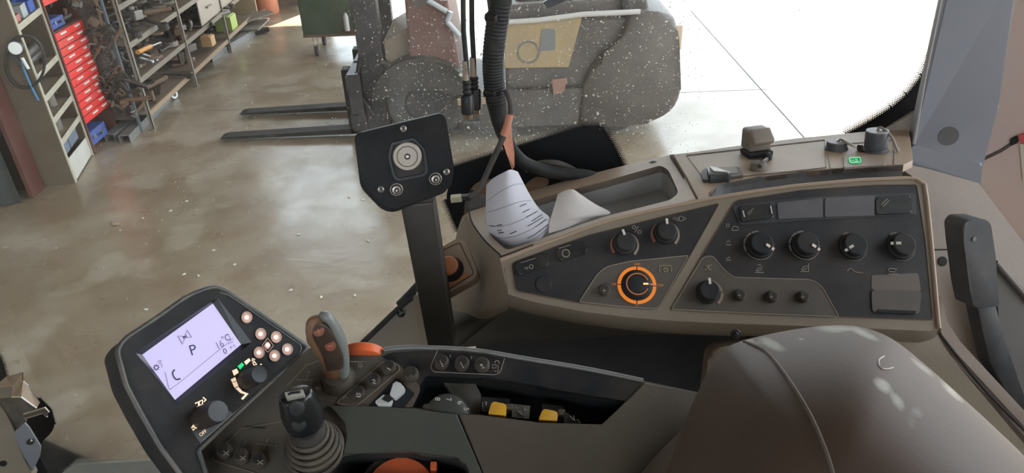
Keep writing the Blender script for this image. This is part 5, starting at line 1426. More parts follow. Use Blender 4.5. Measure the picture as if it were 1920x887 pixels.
# ================================================================== WORKSHOP: near shelf unit
def shelf_unit():
    t = thing('shelf_unit', (-3.75, 5.7, 0), 'tall narrow olive brown shelf unit with cream edges nearest at the left', 'shelf')
    f0, f1 = V((-3.515, 5.44, 0)), V((-3.63, 5.98, 0))
    H = 2.1
    b0, b1 = V((-3.94, 5.34, 0)), V((-4.06, 5.90, 0))
    def panel(a, b, w):
        n = (b - a).cross(V((0, 0, 1))).normalized()
        bm = bmesh.new()
        v = [a, b, b + V((0, 0, H)), a + V((0, 0, H))]
        return prism(v, n, w)
    obj('side_panel', panel(f0, b0, 0.012), side_brown, t)
    obj('side_panel', panel(f1, b1, 0.02), side_brown, t)
    obj('back_panel', panel(b0, b1, 0.008), side_brown, t)
    for f in (f0, f1): obj('front_edge', bar(f + V((0.004, 0, 0)), f + V((0.004, 0, H)), 0.022, 0.012, (1, 0, 0)), board_cream, t)
    for z in (0.215 - 0.02, 0.36, 0.54, 0.72, 0.885, 1.26, 1.62):
        if z < 0.2: continue
        top = [f0 + V((0, 0, z)), f1 + V((0, 0, z)), b1 + V((0, 0, z)), b0 + V((0, 0, z))]
        s_ = obj('shelf_board', prism(top, V((0, 0, 1)), 0.015), mat('tan shelf board', (0.25, 0.19, 0.13), 0.7, dust=0.3, scale=6), t)
        obj('edge_strip', bar(f0 + V((0.006, 0.012, z - 0.012)), f1 + V((0.006, -0.012, z - 0.012)), 0.006, 0.045), board_cream, s_)
    obj('white_front', prism([f0 + V((.004, .012, 0.20)), f0 + V((.004, .012, 0.012)), f1 + V((.004, -.012, 0.012)), f1 + V((.004, -.012, 0.17))], V((1, 0.2, 0)).normalized(), 0.006), white_sheet, t)
    return f0, f1, b0, b1
f0, f1, b0, b1 = shelf_unit()
def inshelf(u, d, z):           # along the front (0..1), depth from the front, height
    p = f0.lerp(f1, u)
    return p + (b0 - f0).normalized() * d + V((0, 0, z))
dirf = (f1 - f0).normalized()
def small_bin(u, d, z, w, dp, h, material, label, cat='bin', name='storage_bin'):
    p = inshelf(u, d, z)
    t = thing(name, p, label, cat)
    inn = (b0 - f0).normalized()
    c = [p - dirf * w / 2, p + dirf * w / 2, p + dirf * w / 2 + inn * dp, p - dirf * w / 2 + inn * dp]
    obj('shell', walls([[q + V((0, 0, h)) for q in c], c][::-1] if False else [[q + V((0, 0, h)) for q in c], [q + V((0, 0, 0.001)) for q in c]]), material, t)
    obj('rim', tube([q + V((0, 0, h)) for q in c] + [c[0] + V((0, 0, h))], 0.004, 6), material, t)
    obj('contents', prism([q.lerp(sum(c, V()) / 4, 0.08) + V((0, 0, h * 0.7)) for q in c], V((0, 0, 1)), h * 0.6), grease, t)
small_bin(0.18, 0.02, 1.262, 0.15, 0.12, 0.05, mat('pale red bin plastic', (0.45, 0.16, 0.13), 0.5), 'pale red bin on the top visible board of the brown shelf unit')
small_bin(0.52, 0.02, 1.262, 0.11, 0.14, 0.09, mat('pale grey bin plastic', (0.38, 0.40, 0.40), 0.5), 'pale grey bin beside the red bin on the brown shelf unit')
small_bin(0.83, 0.02, 1.262, 0.12, 0.12, 0.085, blue_plastic, 'blue bin at the right of the top visible board of the brown unit')
def can(u, d, z, r, h, material, lid, label, cat='can', name='oil_can'):
    p = inshelf(u, d, z)
    t = thing(name, p, label, cat)
    obj('body', lathe(p, (0, 0, 1), [(0, 0), (r, 0), (r, h * 0.86), (r * 0.8, h * 0.95), (0, h * 0.95)], 18), material, t, smooth=40)
    obj('lid', lathe(p + V((0, 0, h * 0.95)), (0, 0, 1), [(0, 0), (r * 0.6, 0), (r * 0.6, h * 0.12), (0, h * 0.12)], 14), lid, t, smooth=40)
can(0.62, 0.10, 0.542, 0.05, 0.11, grey_iron, mat('pale lilac lid', (0.50, 0.48, 0.55), 0.5), 'grey can with pale lid on the third board from the bottom of the unit')
can(0.50, 0.10, 0.362, 0.055, 0.10, grey_iron, mat('pale lilac lid', (0.50, 0.48, 0.55), 0.5), 'grey can with lilac lid on the second board from the bottom of the unit')
for u, z, h_, lb in ((0.35, 1.02, 0.06, 'dark cylindrical drill motor lying under the bin board of the brown unit'), (0.40, 0.965, 0.05, 'grey grinder body lying below the dark drill motor')):
    p = inshelf(u, 0.10, z if z > 1 else z)
    t = thing('drill_motor', p, lb, 'power tool')
    q = [inshelf(u - 0.22, 0.06, z), inshelf(u + 0.30, 0.06, z)]
    obj('motor', tube([q[0], q[0].lerp(q[1], 0.1), q[0].lerp(q[1], 0.8), q[1]], [h_ * 0.5, h_ * 0.75, h_ * 0.75, h_ * 0.6], 14), grease, t, smooth=40)
    obj('end_cap', tube([q[1], q[1] + dirf * 0.02], h_ * 0.55, 14), grey_iron, t, smooth=40)
for u, lb in ((0.22, 'left green gun shaped spray tool on the board with the hose'), (0.62, 'right green gun shaped spray tool on the board with the hose')):
    p = inshelf(u, 0.05, 0.888)
    t = thing('spray_gun', p, lb, 'spray gun')
    gm = mat('teal green cast', (0.06, 0.15, 0.12), 0.5)
    obj('barrel', tube([p + V((0, 0, 0.075)) - dirf * 0.05, p + V((0, 0, 0.080)) + dirf * 0.06], 0.022, 10), gm, t, smooth=50)
    obj('handle', bar(p + V((0, 0, 0.005)), p + V((0, 0, 0.075)) + dirf * 0.01, 0.03, 0.025), grease, t)
    obj('nozzle', tube([p + V((0, 0, 0.08)) + dirf * 0.06, p + V((0, 0, 0.11)) + dirf * 0.10], 0.008, 8), steel, t)
for k, (u, lb) in enumerate(((0.22, 'grey open front bin at the left of the lowest compartment above the white panel'), (0.66, 'grey open front bin at the right of the lowest compartment above the white panel'))):
    small_bin(u, 0.03, 0.20, 0.22, 0.2, 0.085, mat('slate grey bin plastic', (0.16, 0.19, 0.24), 0.5), lb)
# pressure gauge with hose hanging on the side panel
inn = (b0 - f0).normalized()
nside = inn.cross(V((0, 0, 1))).normalized()
if nside.y > 0: nside = -nside
SPn = Plane(f0 + nside * 0.02, n=nside)
t = thing('pressure_gauge', SPn(30, 92), 'round white pressure gauge with black hose loop hanging on the brown side panel', 'gauge')
c = SPn(30, 90, 0.03)
gd = obj('dial', lathe(c, nside + V((0.1, 0, 0.2)), [(0, 0), (0.05, 0), (0.055, 0.008), (0.05, 0.02), (0, 0.02)], 24), black_plastic, t, smooth=40)
obj('dial_face', lathe(c, nside + V((0.1, 0, 0.2)), [(0, 0.0205), (0.044, 0.0205), (0, 0.022)], 24), mat('white dial face', (0.75, 0.74, 0.70), 0.4), gd)
obj('hose', tube(smooth_path([SPn(47 + 37 * math.cos(a), 116 + 49 * math.sin(a), 0.02) for a in [2 * math.pi * k / 16 for k in range(17)]], 3), 0.010, 8), rubber, t, smooth=60)
obj('handle', tube([SPn(41, 108, 0.03), SPn(53, 129, 0.03)], 0.012, 10), mat('white nozzle', (0.70, 0.69, 0.65), 0.4), t, smooth=60)
obj('air_line', tube(smooth_path([SPn(40, 115, 0.022), SPn(48, 138, 0.022), SPn(60, 165, 0.022), SPn(72, 188, 0.022)], 4), 0.009, 8), mat('blue air line', (0.06, 0.20, 0.36), 0.5), t, smooth=60)
obj('bracket', bar(SPn(22, 95, 0.004), SPn(42, 125, 0.004), 0.05, 0.03), grease, t)

# red brown column and dark curtain further left
t = thing('steel_column', (-3.85, 5.22, 0), 'rusty red brown steel column standing beside the brown side panel', 'column')
q0, q1 = on_floor(77, 352), on_floor(56, 373)
obj('web', prism([q0, q1, q1 + V((0, 0, 1.0)), q0 + V((0, 0, 1.0))], (q1 - q0).cross(V((0, 0, 1))).normalized(), 0.03), red_dark, t)
obj('lip', bar(q0 + V((0.005, -0.01, 0)), q0 + V((0.005, -0.01, 1.0)), 0.02, 0.015), mat('cream worn edge', (0.33, 0.29, 0.22), 0.6), t)
t = thing('rubber_curtain', (-4.0, 5.05, 0), 'dark rubber curtain hanging beside the rusty column at the left edge', 'curtain')
wv = []
for k in range(25):
    x = q1.x - 0.03 - 0.035 * k
    wv.append((x, q1.y - 0.06 - 0.012 * k + 0.012 * math.sin(k * 1.3)))
obj('sheet', loft([[V((x, y, 0.01)) for x, y in wv], [V((x, y, 1.0)) for x, y in wv]], 0.008), mat('dark green rubber', (0.026, 0.032, 0.030), 0.6, dust=0.2, dcol=(0.06, 0.055, 0.045), scale=5), t, smooth=60)
obj('top_rail', bar(V((wv[0][0], wv[0][1], 1.02)), V((wv[-1][0], wv[-1][1], 1.02)), 0.05, 0.05), rack_steel, t)

# red drawer cabinet
def red_cabinet():
    X = -3.60
    y0, y1 = 5.995, 6.46
    t = thing('drawer_cabinet', (X - 0.2, 6.2, 0), 'bright red metal drawer cabinet with rows of white label handles', 'cabinet')
    obj('carcass', box(X - 0.42, y0, 0.27, X - 0.012, y1, 1.06), red_dark, t)
    n = 12
    zt, zb = 1.05, 0.275
    for i in range(n):
        za, zc = zt - (zt - zb) * i / n, zt - (zt - zb) * (i + 1) / n
        d = obj('drawer', box(X - 0.012, y0 + 0.006, zc + 0.005, X, y1 - 0.006, za - 0.003, 0.002), red_paint, t)
        for k, (u0, w) in enumerate(((0.15 + 0.22 * ((i * 37) % 10) / 10, 0.20), (0.66 + 0.08 * ((i * 53) % 10) / 10, 0.18))):
            ya = y0 + (y1 - y0) * u0
            zm = (za + zc) / 2
            obj('label_handle', box(X, ya, zm + 0.004, X + 0.009, ya + (y1 - y0) * w, zm + 0.018), mat('white label', (0.70, 0.66, 0.60), 0.5), d)
    for z in (1.30, 1.42):
        obj('shelf_lip', box(X - 0.42, y0, z - 0.03, X, y1, z + 0.03) if z < 1.35 else box(X - 0.42, y0, z, X - 0.02, y1, z + 0.2), red_paint if z < 1.35 else white_sheet, t)
    for ya in (y0, y1 - 0.014):
        obj('side_panel', box(X - 0.42, ya - (0.0 if ya > 6.2 else 0.006), 0.0, X - 0.005, ya + 0.014, 1.7), red_dark if ya < 6.2 else red_dark, t)
    obj('base', box(X - 0.42, y0 + 0.02, 0.02, X - 0.10, y1 - 0.02, 0.06), red_paint, t)
    obj('back_panel', box(X - 0.43, y0, 0.0, X - 0.42, y1, 1.7), red_dark, t)
    return X, y0, y1
RX, ry0, ry1 = red_cabinet()
def case(x, y, z, w, d, h, material, label, latch=steel_bright, name='tool_case', cat='case'):
    t = thing(name, (x, y, z), label, cat)
    obj('lower_shell', box(x - d, y, z, x, y + w, z + h * 0.55, 0.006), material, t)
    obj('upper_shell', box(x - d, y, z + h * 0.57, x, y + w, z + h, 0.006), material, t)
    for u in (0.2, 0.7): obj('latch', box(x, y + w * u, z + h * 0.35, x + 0.008, y + w * (u + 0.12), z + h * 0.75), latch, t)
    obj('handle', tube([V((x + 0.004, y + w * 0.42, z + h * 0.5)), V((x + 0.022, y + w * 0.44, z + h * 0.5)), V((x + 0.022, y + w * 0.58, z + h * 0.5)), V((x + 0.004, y + w * 0.6, z + h * 0.5))], 0.005, 6), black_plastic, t)
case(RX - 0.02, 6.01, 0.062, 0.30, 0.33, 0.12, blue_plastic, 'blue tool case on the base below the red drawers')
case(RX - 0.04, 6.07, 1.062, 0.20, 0.20, 0.08, blue_plastic, 'blue case standing on top of the red drawers', name='parts_case')
t = thing('hand_tool', (RX - 0.06, 6.30, 1.062), 'dark rounded air tool beside the blue case on the red drawers', 'tool')
obj('body', tube([V((RX - 0.1, 6.29, 1.09)), V((RX - 0.06, 6.33, 1.10)), V((RX - 0.02, 6.36, 1.12))], [0.03, 0.035, 0.02], 12), grease, t, smooth=60)
obj('handle', tube([V((RX - 0.06, 6.33, 1.10)), V((RX - 0.03, 6.31, 1.17))], 0.014, 8), rusty, t, smooth=60)

ORD = ['first', 'second', 'third', 'fourth', 'fifth', 'sixth', 'seventh', 'eighth', 'ninth', 'tenth', 'eleventh', 'twelfth', 'thirteenth', 'fourteenth', 'fifteenth', 'sixteenth', 'seventeenth', 'eighteenth', 'nineteenth']
TENS = {2: ('twentieth', 'twenty'), 3: ('thirtieth', 'thirty'), 4: ('fortieth', 'forty'), 5: ('fiftieth', 'fifty'), 6: ('sixtieth', 'sixty'), 7: ('seventieth', 'seventy')}
def ordinal(i):                 # 1 -> first
    if i < 20: return ORD[i - 1]
    a, b = TENS[i // 10]
    return a if i % 10 == 0 else b + '-' + ORD[i % 10 - 1]
# long rack of iron parts
def rack():
    t = thing('parts_rack', (-3.6, 8.2, 0), 'long worn steel rack with three bays heaped with greasy iron parts', 'rack')
    ys = (6.53, 7.70, 8.91)
    zs = (0.155, 0.47, 0.79, 1.12, 1.45)
    for y in ys:
        for x in (-3.30, -3.95):
            u = obj('upright', [box(x - 0.03, y - 0.018, 0, x, y - 0.012, 2.0), box(x - 0.006, y - 0.018, 0, x, y + 0.018, 2.0)], rack_steel, t)
            obj('foot', box(x - 0.04, y - 0.03, 0, x + 0.008, y + 0.03, 0.008), rack_steel, u)
        obj('end_brace', bar((-3.31, y, 0.16), (-3.94, y, 0.16), 0.01, 0.03), rack_steel, t)
        obj('end_brace', bar((-3.31, y, 1.5), (-3.94, y, 1.5), 0.01, 0.03), rack_steel, t)
    for bay, (ya, yb) in enumerate(((6.55, 7.69), (7.72, 8.90), (8.93, 10.0))):
        for k, z in enumerate(zs):
            zz = z + (0.0 if bay < 2 else 0.02)
            s_ = obj('shelf_board', box(-3.95, ya, zz - 0.012, -3.32, yb, zz), mat('rusty shelf board', (0.15, 0.10, 0.065), 0.7, dust=0.4, dcol=(0.20, 0.145, 0.10), scale=7), t)
            obj('edge_strip', box(-3.325, ya, zz - 0.034, -3.308, yb, zz + 0.012), rack_steel if k else mat('rust tan strip', (0.33, 0.22, 0.13), 0.7, dust=0.3), s_)
    obj('back_sheet', box(-3.97, 6.54, 0.1, -3.955, 10.0, 1.9), mat('dark rusty back sheet', (0.05, 0.038, 0.03), 0.8, dust=0.3, dcol=(0.10, 0.07, 0.05), scale=5), t)
    for z in zs[2:]:
        obj('cross_member', bar((-3.95, 6.53, z), (-3.95, 10.0, z), 0.02, 0.04), rack_steel, t)
    return ys, zs
rys, rzs = rack()
# prototypes of the iron parts
def proto_pipe(r, L): return lathe((0, 0, 0), (1, 0, 0), [(r * .7, 0), (r, 0), (r, L), (r * .7, L), (r * .7, 0)], 10)
def proto_ring(R, h): return lathe((0, 0, 0), (0, 0, 1), [(R * .45, 0), (R, 0), (R, h), (R * .45, h), (R * .45, 0)], 14)
def proto_flange(): return merge(lathe((0, 0, 0), (0, 0, 1), [(0, 0), (.06, 0), (.06, .015), (.03, .02), (.03, .06), (0, .06)], 12), lathe((0, 0, 0), (0, 0, 1), [(0, .06), (.015, .06), (.015, .09), (0, .09)], 8))
def proto_bracket(): return merge(box(-.08, -.03, 0, .08, .03, .012), box(-.08, -.03, 0, -.066, .03, .09))
def proto_hook(): return tube(smooth_path([V((-.12, 0, .02)), V((0, 0, .03)), V((.07, .02, .05)), V((.09, .04, .10)), V((.05, .05, .13))], 4), [.014 + .004 * math.sin(k) for k in range(17)], 8)
def proto_block(): return merge(box(-.06, -.05, 0, .06, .05, .07, .008), lathe((0, 0, .07), (0, 0, 1), [(0, 0), (.025, 0), (.025, .03), (0, .03)], 10))
def proto_lever(): return merge(bar((-.16, 0, .012), (.16, 0, .03), .03, .012), lathe((.16, 0, 0), (0, 0, 1), [(0.012, 0), (.035, 0), (.035, .04), (.012, .04), (.012, 0)], 10))
def proto_chain(): 
    bm = tube([V((.05 * math.cos(a), .03 * math.sin(a), .02)) for a in [6.283 * k / 12 for k in range(13)]], .012, 6)
    for k in range(1, 4): merge(bm, tube([V((.05 * math.cos(a) + .06 * k * (1 if k % 2 else -1), .03 * math.sin(a), .02 + .02 * k)) for a in [6.283 * j / 12 for j in range(13)]], .011, 6))
    return bm
PROTO = {}
for nm, fn, nice in (('iron_pipe', lambda: proto_pipe(.025, .3), 'pipe stub'), ('bearing_ring', lambda: proto_ring(.05, .035), 'bearing ring'), ('wheel_flange', proto_flange, 'wheel flange'), ('angle_bracket', proto_bracket, 'angle bracket'),
                     ('lifting_hook', proto_hook, 'lifting hook'), ('cast_block', proto_block, 'cast block'), ('linkage_arm', proto_lever, 'linkage arm'), ('chain_link', proto_chain, 'chain heap')):
    bm = fn()
    me = bpy.data.meshes.new(nm)
    bmesh.ops.recalc_face_normals(bm, faces=bm.faces)
    bm.to_mesh(me)
    bm.free()
    ms = []
    for mm, cn in ((grease, 'black greasy'), (rusty, 'rusty brown'), (grey_iron, 'dull grey')):
        m2 = me.copy()
        m2.materials.append(mm)
        ms.append((m2, cn))
    PROTO[nm] = (ms, nice)
bayname = ('nearest', 'middle', 'far')
shname = ('lowest', 'second', 'third', 'fourth', 'top')
kinds = list(PROTO)
rr = random.Random(5)
def put(nm, ci, p, rot, sc_, label, group):
    me, cn = PROTO[nm][0][ci]
    o = bpy.data.objects.new(nm, me)
    o.location = p
    o.rotation_euler = rot
    o.scale = (sc_,) * 3
    COL.objects.link(o)
    tag(o, label, 'metal part', group)
    return o
for bay, (ya, yb) in enumerate(((6.60, 7.62), (7.78, 8.82), (9.0, 9.9))):
    for k, z in enumerate(rzs[:4]):
        n = (36, 32, 18)[bay] if k else (9, 7, 4)[bay]
        if bay == 1 and k == 2: n = 12
        wd = (yb - ya) / n
        for i in range(n):
            nm = kinds[rr.randrange(len(kinds))]
            ci = rr.choices((0, 1, 2), (6, 3, 2))[0]
            y = ya + wd * (i + rr.random() * 0.8)
            x = -3.38 - 0.48 * rr.random() if k else -3.42 - 0.3 * rr.random()
            up = 0.0 if i % 3 else 0.07
            put(nm, ci, (x, y, z + 0.003 + up), (0.12 * rr.random(), 0.12 * rr.random(), rr.random() * 6.28), 0.9 + 0.5 * rr.random(),
                f'{PROTO[nm][0][ci][1]} {PROTO[nm][1]}, {ordinal(i + 1)} along the {shname[k]} board of the {bayname[bay]} rack bay', f'iron parts on the {shname[k]} board of the {bayname[bay]} bay')
# heap hanging on the rack end, towards the red cabinet
t = thing('pegboard_frame', (-3.62, 6.50, 0), 'dark mesh frame at the rack end hung with greasy parts beside red drawers', 'frame')
obj('frame_back', box(-3.96, 6.475, 0.12, -3.40, 6.483, 1.75), mat('dark red brown sheet', (0.055, 0.035, 0.030), 0.7, dust=0.2, scale=9), t)
obj('frame_post', box(-3.41, 6.466, 0.0, -3.39, 6.486, 1.75), mat('blue grey conduit', (0.12, 0.14, 0.16), 0.5), t)
for i in range(72):
    nm = kinds[rr.randrange(len(kinds))]
    ci = rr.choices((0, 1, 2), (7, 4, 1))[0]
    z = 0.2 + 1.35 * (i + rr.random()) / 72
    x = (-3.55 + 0.13 * rr.random()) if z < 1.12 else (-3.88 + 0.46 * rr.random())
    put(nm, ci, (x, 6.452, z), (1.57 + 0.3 * rr.random(), rr.random() * 6.28, 0.3 * rr.random()), 0.55 + 0.3 * rr.random(),
        f'{PROTO[nm][0][ci][1]} {PROTO[nm][1]}, {ordinal(i + 1)} from the bottom on the dark frame by the drawers', 'iron parts hanging on the dark frame')
# distinct things on the rack
def ywp(x, y, X=-3.36): return at_x(x, y, X)
p = ywp(270, 92)
t = thing('spanner', p, 'orange handled tool on the third board of the nearest rack bay', 'tool')
obj('handle', tube([ywp(258, 98), ywp(282, 87)], 0.022, 8), mat('amber handle', (0.60, 0.26, 0.05), 0.5), t, smooth=60)
obj('shank', tube([ywp(282, 87), ywp(300, 80)], 0.010, 8), steel, t)
for i, (a, b) in enumerate((((262, 108), (284, 114)), ((268, 101), (292, 110)))):
    t = thing('spanner', ywp(*a), ('upper', 'lower')[1 - i] + ' bright steel spanner on the second board of the nearest bay', 'tool')
    obj('shank', tube([ywp(*a), ywp(*b)], 0.010, 6), mat('pale blue steel', (0.50, 0.55, 0.60), 0.35, 0.6), t)
    obj('jaw', lathe(ywp(*b), (1, 0, 0.3), [(0.008, 0), (0.024, 0), (0.024, 0.012), (0.008, 0.012), (0.008, 0)], 12), mat('pale blue steel', (0.5, 0.55, 0.6), 0.35, 0.6), t)
t = thing('sheet_metal_bin', (-3.34, 8.2, 0.5), 'large plain grey sheet metal bin front on the middle rack bay', 'bin')
q = [at_x(x, y, -3.31) for x, y in ((366, -8), (440, -30), (437, -2), (379, 48))]
obj('front', prism(q, V((1, 0, 0)), 0.012), mat('pinkish grey sheet', (0.33, 0.29, 0.26), 0.45, 0.3, dust=0.3), t)
obj('floor_pan', prism([q[3], q[2], q[2] + V((-0.3, 0, 0)), q[3] + V((-0.3, 0, 0))], V((0, 0, 1)), 0.01), rack_steel, t)
obj('pull', bar(at_x(388, 14, -3.30), at_x(396, 9, -3.30), 0.02, 0.02), grey_iron, t)
t = thing('parts_box', at_x(443, 50, -3.33), 'lime yellow card box on the far rack bay', 'box')
p = at_x(443, 62, -3.34)
obj('carton', box(p.x - 0.2, p.y - 0.10, p.z, p.x, p.y + 0.12, p.z + 0.22, 0.004), lime, t)
obj('flap', box(p.x - 0.2, p.y - 0.10, p.z + 0.22, p.x - 0.02, p.y + 0.12, p.z + 0.228), mat('lime flap', (0.50, 0.55, 0.25), 0.6), t)
t = thing('parts_box', at_x(405, 80, -3.34), 'small orange tan box on the lowest board of the middle bay', 'box')
p = at_x(403, 84, -3.34)
obj('carton', box(p.x - 0.12, p.y - 0.08, p.z, p.x, p.y + 0.05, p.z + 0.11, 0.003), mat('orange card', (0.60, 0.36, 0.18), 0.6), t)
obj('flap', box(p.x - 0.12, p.y - 0.08, p.z + 0.11, p.x - 0.02, p.y + 0.05, p.z + 0.116), mat('orange card', (0.60, 0.36, 0.18), 0.6), t)
t = thing('pipe_fitting', on_floor(325, 182), 'bright pipe tee fitting lying on the floor before the nearest rack bay', 'fitting')
p = on_floor(322, 185)
obj('collar', lathe(p + V((0.02, 0, 0.045)), (1, -.5, 0.1), [(0.022, 0), (0.042, 0), (0.042, 0.03), (0.022, 0.03), (0.022, 0)], 18), mat('bright zinc', (0.60, 0.58, 0.55), 0.35, 0.6), t, smooth=40)
obj('sleeve', tube([p + V((-0.20, -0.05, 0.045)), p + V((0.0, 0, 0.045))], 0.036, 14), grease, t, smooth=50)
# channel irons on the floor below the rack
def channel(a, b, label):
    t = thing('channel_iron', a, label, 'steel bar')
    d = (b - a).normalized()
    n = V((0, 0, 1)).cross(d)
    obj('web', bar(a + V((0, 0, 0.07)), b + V((0, 0, 0.07)), 0.09, 0.008), mat('blue grey channel steel', (0.22, 0.23, 0.24), 0.45, 0.4, dust=0.3), t)
    for s_ in (-1, 1): obj('flange', bar(a + n * 0.045 * s_ + V((0, 0, 0.037)), b + n * 0.045 * s_ + V((0, 0, 0.037)), 0.008, 0.074), mat('blue grey channel steel', (0.22, 0.23, 0.24), 0.45, 0.4, dust=0.3), t)
channel(on_floor(236, 268), on_floor(322, 178), 'front channel iron on the floor below the nearest rack bay')
channel(on_floor(208, 266), on_floor(285, 205), 'rear channel iron on the floor below the nearest rack bay')
channel(on_floor(425, 94), on_floor(480, 62), 'grey channel iron on the floor below the far rack bay')
channel(on_floor(392, 116), on_floor(420, 98), 'short channel iron end on the floor between the middle and far bays')
t = thing('scrap_frame', on_floor(480, 60), 'low heap of grey perforated scrap plates at the far rack end', 'scrap')
p = on_floor(478, 62)
obj('plate', box(p.x - 0.12, p.y - 0.2, 0.08, p.x + 0.12, p.y + 0.35, 0.10), grey_iron, t)
obj('plate', bar(p + V((-0.3, -0.1, 0.14)), p + V((0.15, 0.3, 0.2)), 0.25, 0.02), grey_iron, t)
obj('leg', bar(p + V((-0.1, -0.15, 0.0)), p + V((0.2, -0.02, 0.05)), 0.05, 0.05), grease, t)
obj('leg', bar(p + V((-0.3, 0.2, 0.0)), p + V((0.1, 0.3, 0.08)), 0.05, 0.05), grease, t)
tag(obj('plywood_panel', box(-3.9, 10.32, 0, -3.36, 10.36, 0.9), mat('tan plywood', (0.40, 0.30, 0.18), 0.7, dust=0.2)), 'tan plywood panel standing upright beyond the far end of the parts rack', 'panel')
t = thing('gas_bottle', on_floor(503, 24), 'orange gas bottle standing beyond the rack end', 'gas bottle')
p = on_floor(503, 24)
obj('bottle', lathe(p, (0, 0, 1), [(0, 0), (0.15, 0), (0.16, 0.03), (0.16, 0.42), (0.12, 0.52), (0.05, 0.56), (0, 0.56)], 20), mat('orange bottle paint', (0.60, 0.18, 0.08), 0.5, dust=0.2), t, smooth=50)
obj('valve', lathe(p + V((0, 0, 0.56)), (0, 0, 1), [(0, 0), (0.03, 0), (0.03, 0.06), (0, 0.06)], 12), steel, t)
t = thing('gas_bottle', on_floor(488, 22), 'red gas bottle standing behind the rack end left of the orange one', 'gas bottle')
p = on_floor(482, 22)
obj('bottle', lathe(p, (0, 0, 1), [(0, 0), (0.10, 0), (0.11, 0.03), (0.11, 0.42), (0.08, 0.52), (0.04, 0.56), (0, 0.56)], 20), mat('red bottle paint', (0.55, 0.05, 0.04), 0.5, dust=0.2), t, smooth=50)
obj('valve', lathe(p + V((0, 0, 0.56)), (0, 0, 1), [(0, 0), (0.03, 0), (0.03, 0.06), (0, 0.06)], 12), steel, t)

# ================================================================== trolley
tr = thing('workshop_trolley', (-1.92, 8.8, 0), 'dark green workshop trolley on castors behind the forklift tips', 'trolley')
tx0, tx1, ty0, ty1 = -2.33, -1.66, 8.62, 9.15
obj('body', box(tx0, ty0, 0.24, tx1, ty1, 1.05, 0.01), green_paint, tr)
obj('door', box(tx0 + 0.03, ty0 - 0.012, 0.28, tx1 - 0.09, ty0, 1.0), green_paint, tr)
obj('corner_post', box(tx1 - 0.05, ty0 - 0.02, 0.12, tx1 + 0.01, ty0 + 0.03, 1.05), mat('bright green post', (0.22, 0.36, 0.10), 0.5, dust=0.3), tr)
obj('bottom_rail', box(tx0, ty0 - 0.015, 0.225, tx1, ty0 + 0.02, 0.255), rusty, tr)
can_p = V((-1.80, ty0 - 0.05, 0.30))
obj('spray_can', lathe(can_p, (0, 0, 1), [(0, 0), (.03, 0), (.03, .16), (.02, .18), (.012, .20), (0, .20)], 14), mat('pale grey can', (0.5, 0.47, 0.45), 0.4), tr, smooth=40)
obj('can_tray', box(-1.88, ty0 - 0.09, 0.285, -1.72, ty0, 0.30), red_dark, tr)
for x in (tx0 + 0.12, tx1 - 0.04):
    for y in (ty0 + 0.03, ty1 - 0.06):
        w = obj('castor', lathe((x - 0.018, y, 0.055), (1, 0, 0), [(0, 0), (.055, 0), (.055, .036), (0, .036)], 18), tyre, tr, smooth=40)
        obj('fork', [bar((x - 0.025, y, 0.05), (x - 0.025, y + 0.02, 0.23), 0.03, 0.006, (1, 0, 0)), bar((x + 0.025, y, 0.05), (x + 0.025, y + 0.02, 0.23), 0.03, 0.006, (1, 0, 0))], grey_iron, w)

# ================================================================== forklift
fk = thing('forklift', (0.1, 6.5, 0), 'dusty grey and tan forklift truck side on with lowered forks', 'forklift')
for y in (6.20, 6.78):
    prof = [(-2.56, 0.035), (-2.50, 0.050), (-1.30, 0.085), (-1.30, 0.035), (-2.50, 0.03)]
    bm = prism([V((x, y - 0.06, z)) for x, z in prof], V((0, -1, 0)), 0.12)
    f_ = obj('fork', bm, fork_black, fk)
    obj('heel', box(-1.40, y - 0.06, 0.035, -1.335, y + 0.06, 0.62, 0.01), fork_black, f_)
for z in (0.16, 0.50): obj('carriage_bar', box(-1.335, 5.98, z, -1.27, 7.02, z + 0.11), lift_dark, fk)
for y in (6.02, 6.40, 6.72, 6.98): obj('carriage_plate', box(-1.33, y - 0.02, 0.12, -1.22, y + 0.02, 0.62), lift_dark, fk)
for y in (6.12, 6.90):
    obj('mast_rail', box(-1.22, y - 0.05, 0.09, -1.02, y + 0.05, 2.0, 0.008), lift_dark, fk)
obj('mast_rail', box(-1.14, 6.25, 0.12, -0.99, 6.77, 0.30), lift_dark, fk)
obj('lift_cylinder', tube([V((-1.08, 6.35, 0.1)), V((-1.08, 6.35, 1.9))], 0.035, 12), mat('grey cylinder', (0.2, 0.2, 0.2), 0.4, 0.4), fk, smooth=50)
obj('hose', tube(smooth_path([V((-1.2, 6.05, 0.75)), V((-1.25, 6.03, 0.5)), V((-1.15, 6.02, 0.25))], 5), 0.018, 8), rubber, fk)
for y in (6.00, 6.72):
    w = obj('front_wheel', lathe((-0.70, y, 0.34), (0, 1, 0), [(0, 0.02), (0.16, 0.02), (0.19, 0), (0.31, 0), (0.34, 0.04), (0.34, 0.22), (0.31, 0.26), (0, 0.26)], 36), tyre, fk, smooth=35)
    obj('rim', lathe((-0.70, y - 0.005, 0.34), (0, 1, 0), [(0, 0), (0.15, 0.0), (0.17, 0.02), (0, 0.03)], 24), lift_dark, w, smooth=35)
    w = obj('rear_wheel', lathe((0.95, y + 0.05, 0.27), (0, 1, 0), [(0, 0.02), (0.13, 0.02), (0.15, 0), (0.25, 0), (0.27, 0.04), (0.27, 0.18), (0.25, 0.2), (0, 0.2)], 32), tyre, fk, smooth=35)
    obj('rim', lathe((0.95, y + 0.045, 0.27), (0, 1, 0), [(0, 0), (0.12, 0.0), (0.14, 0.02), (0, 0.03)], 24), lift_grey, w, smooth=35)
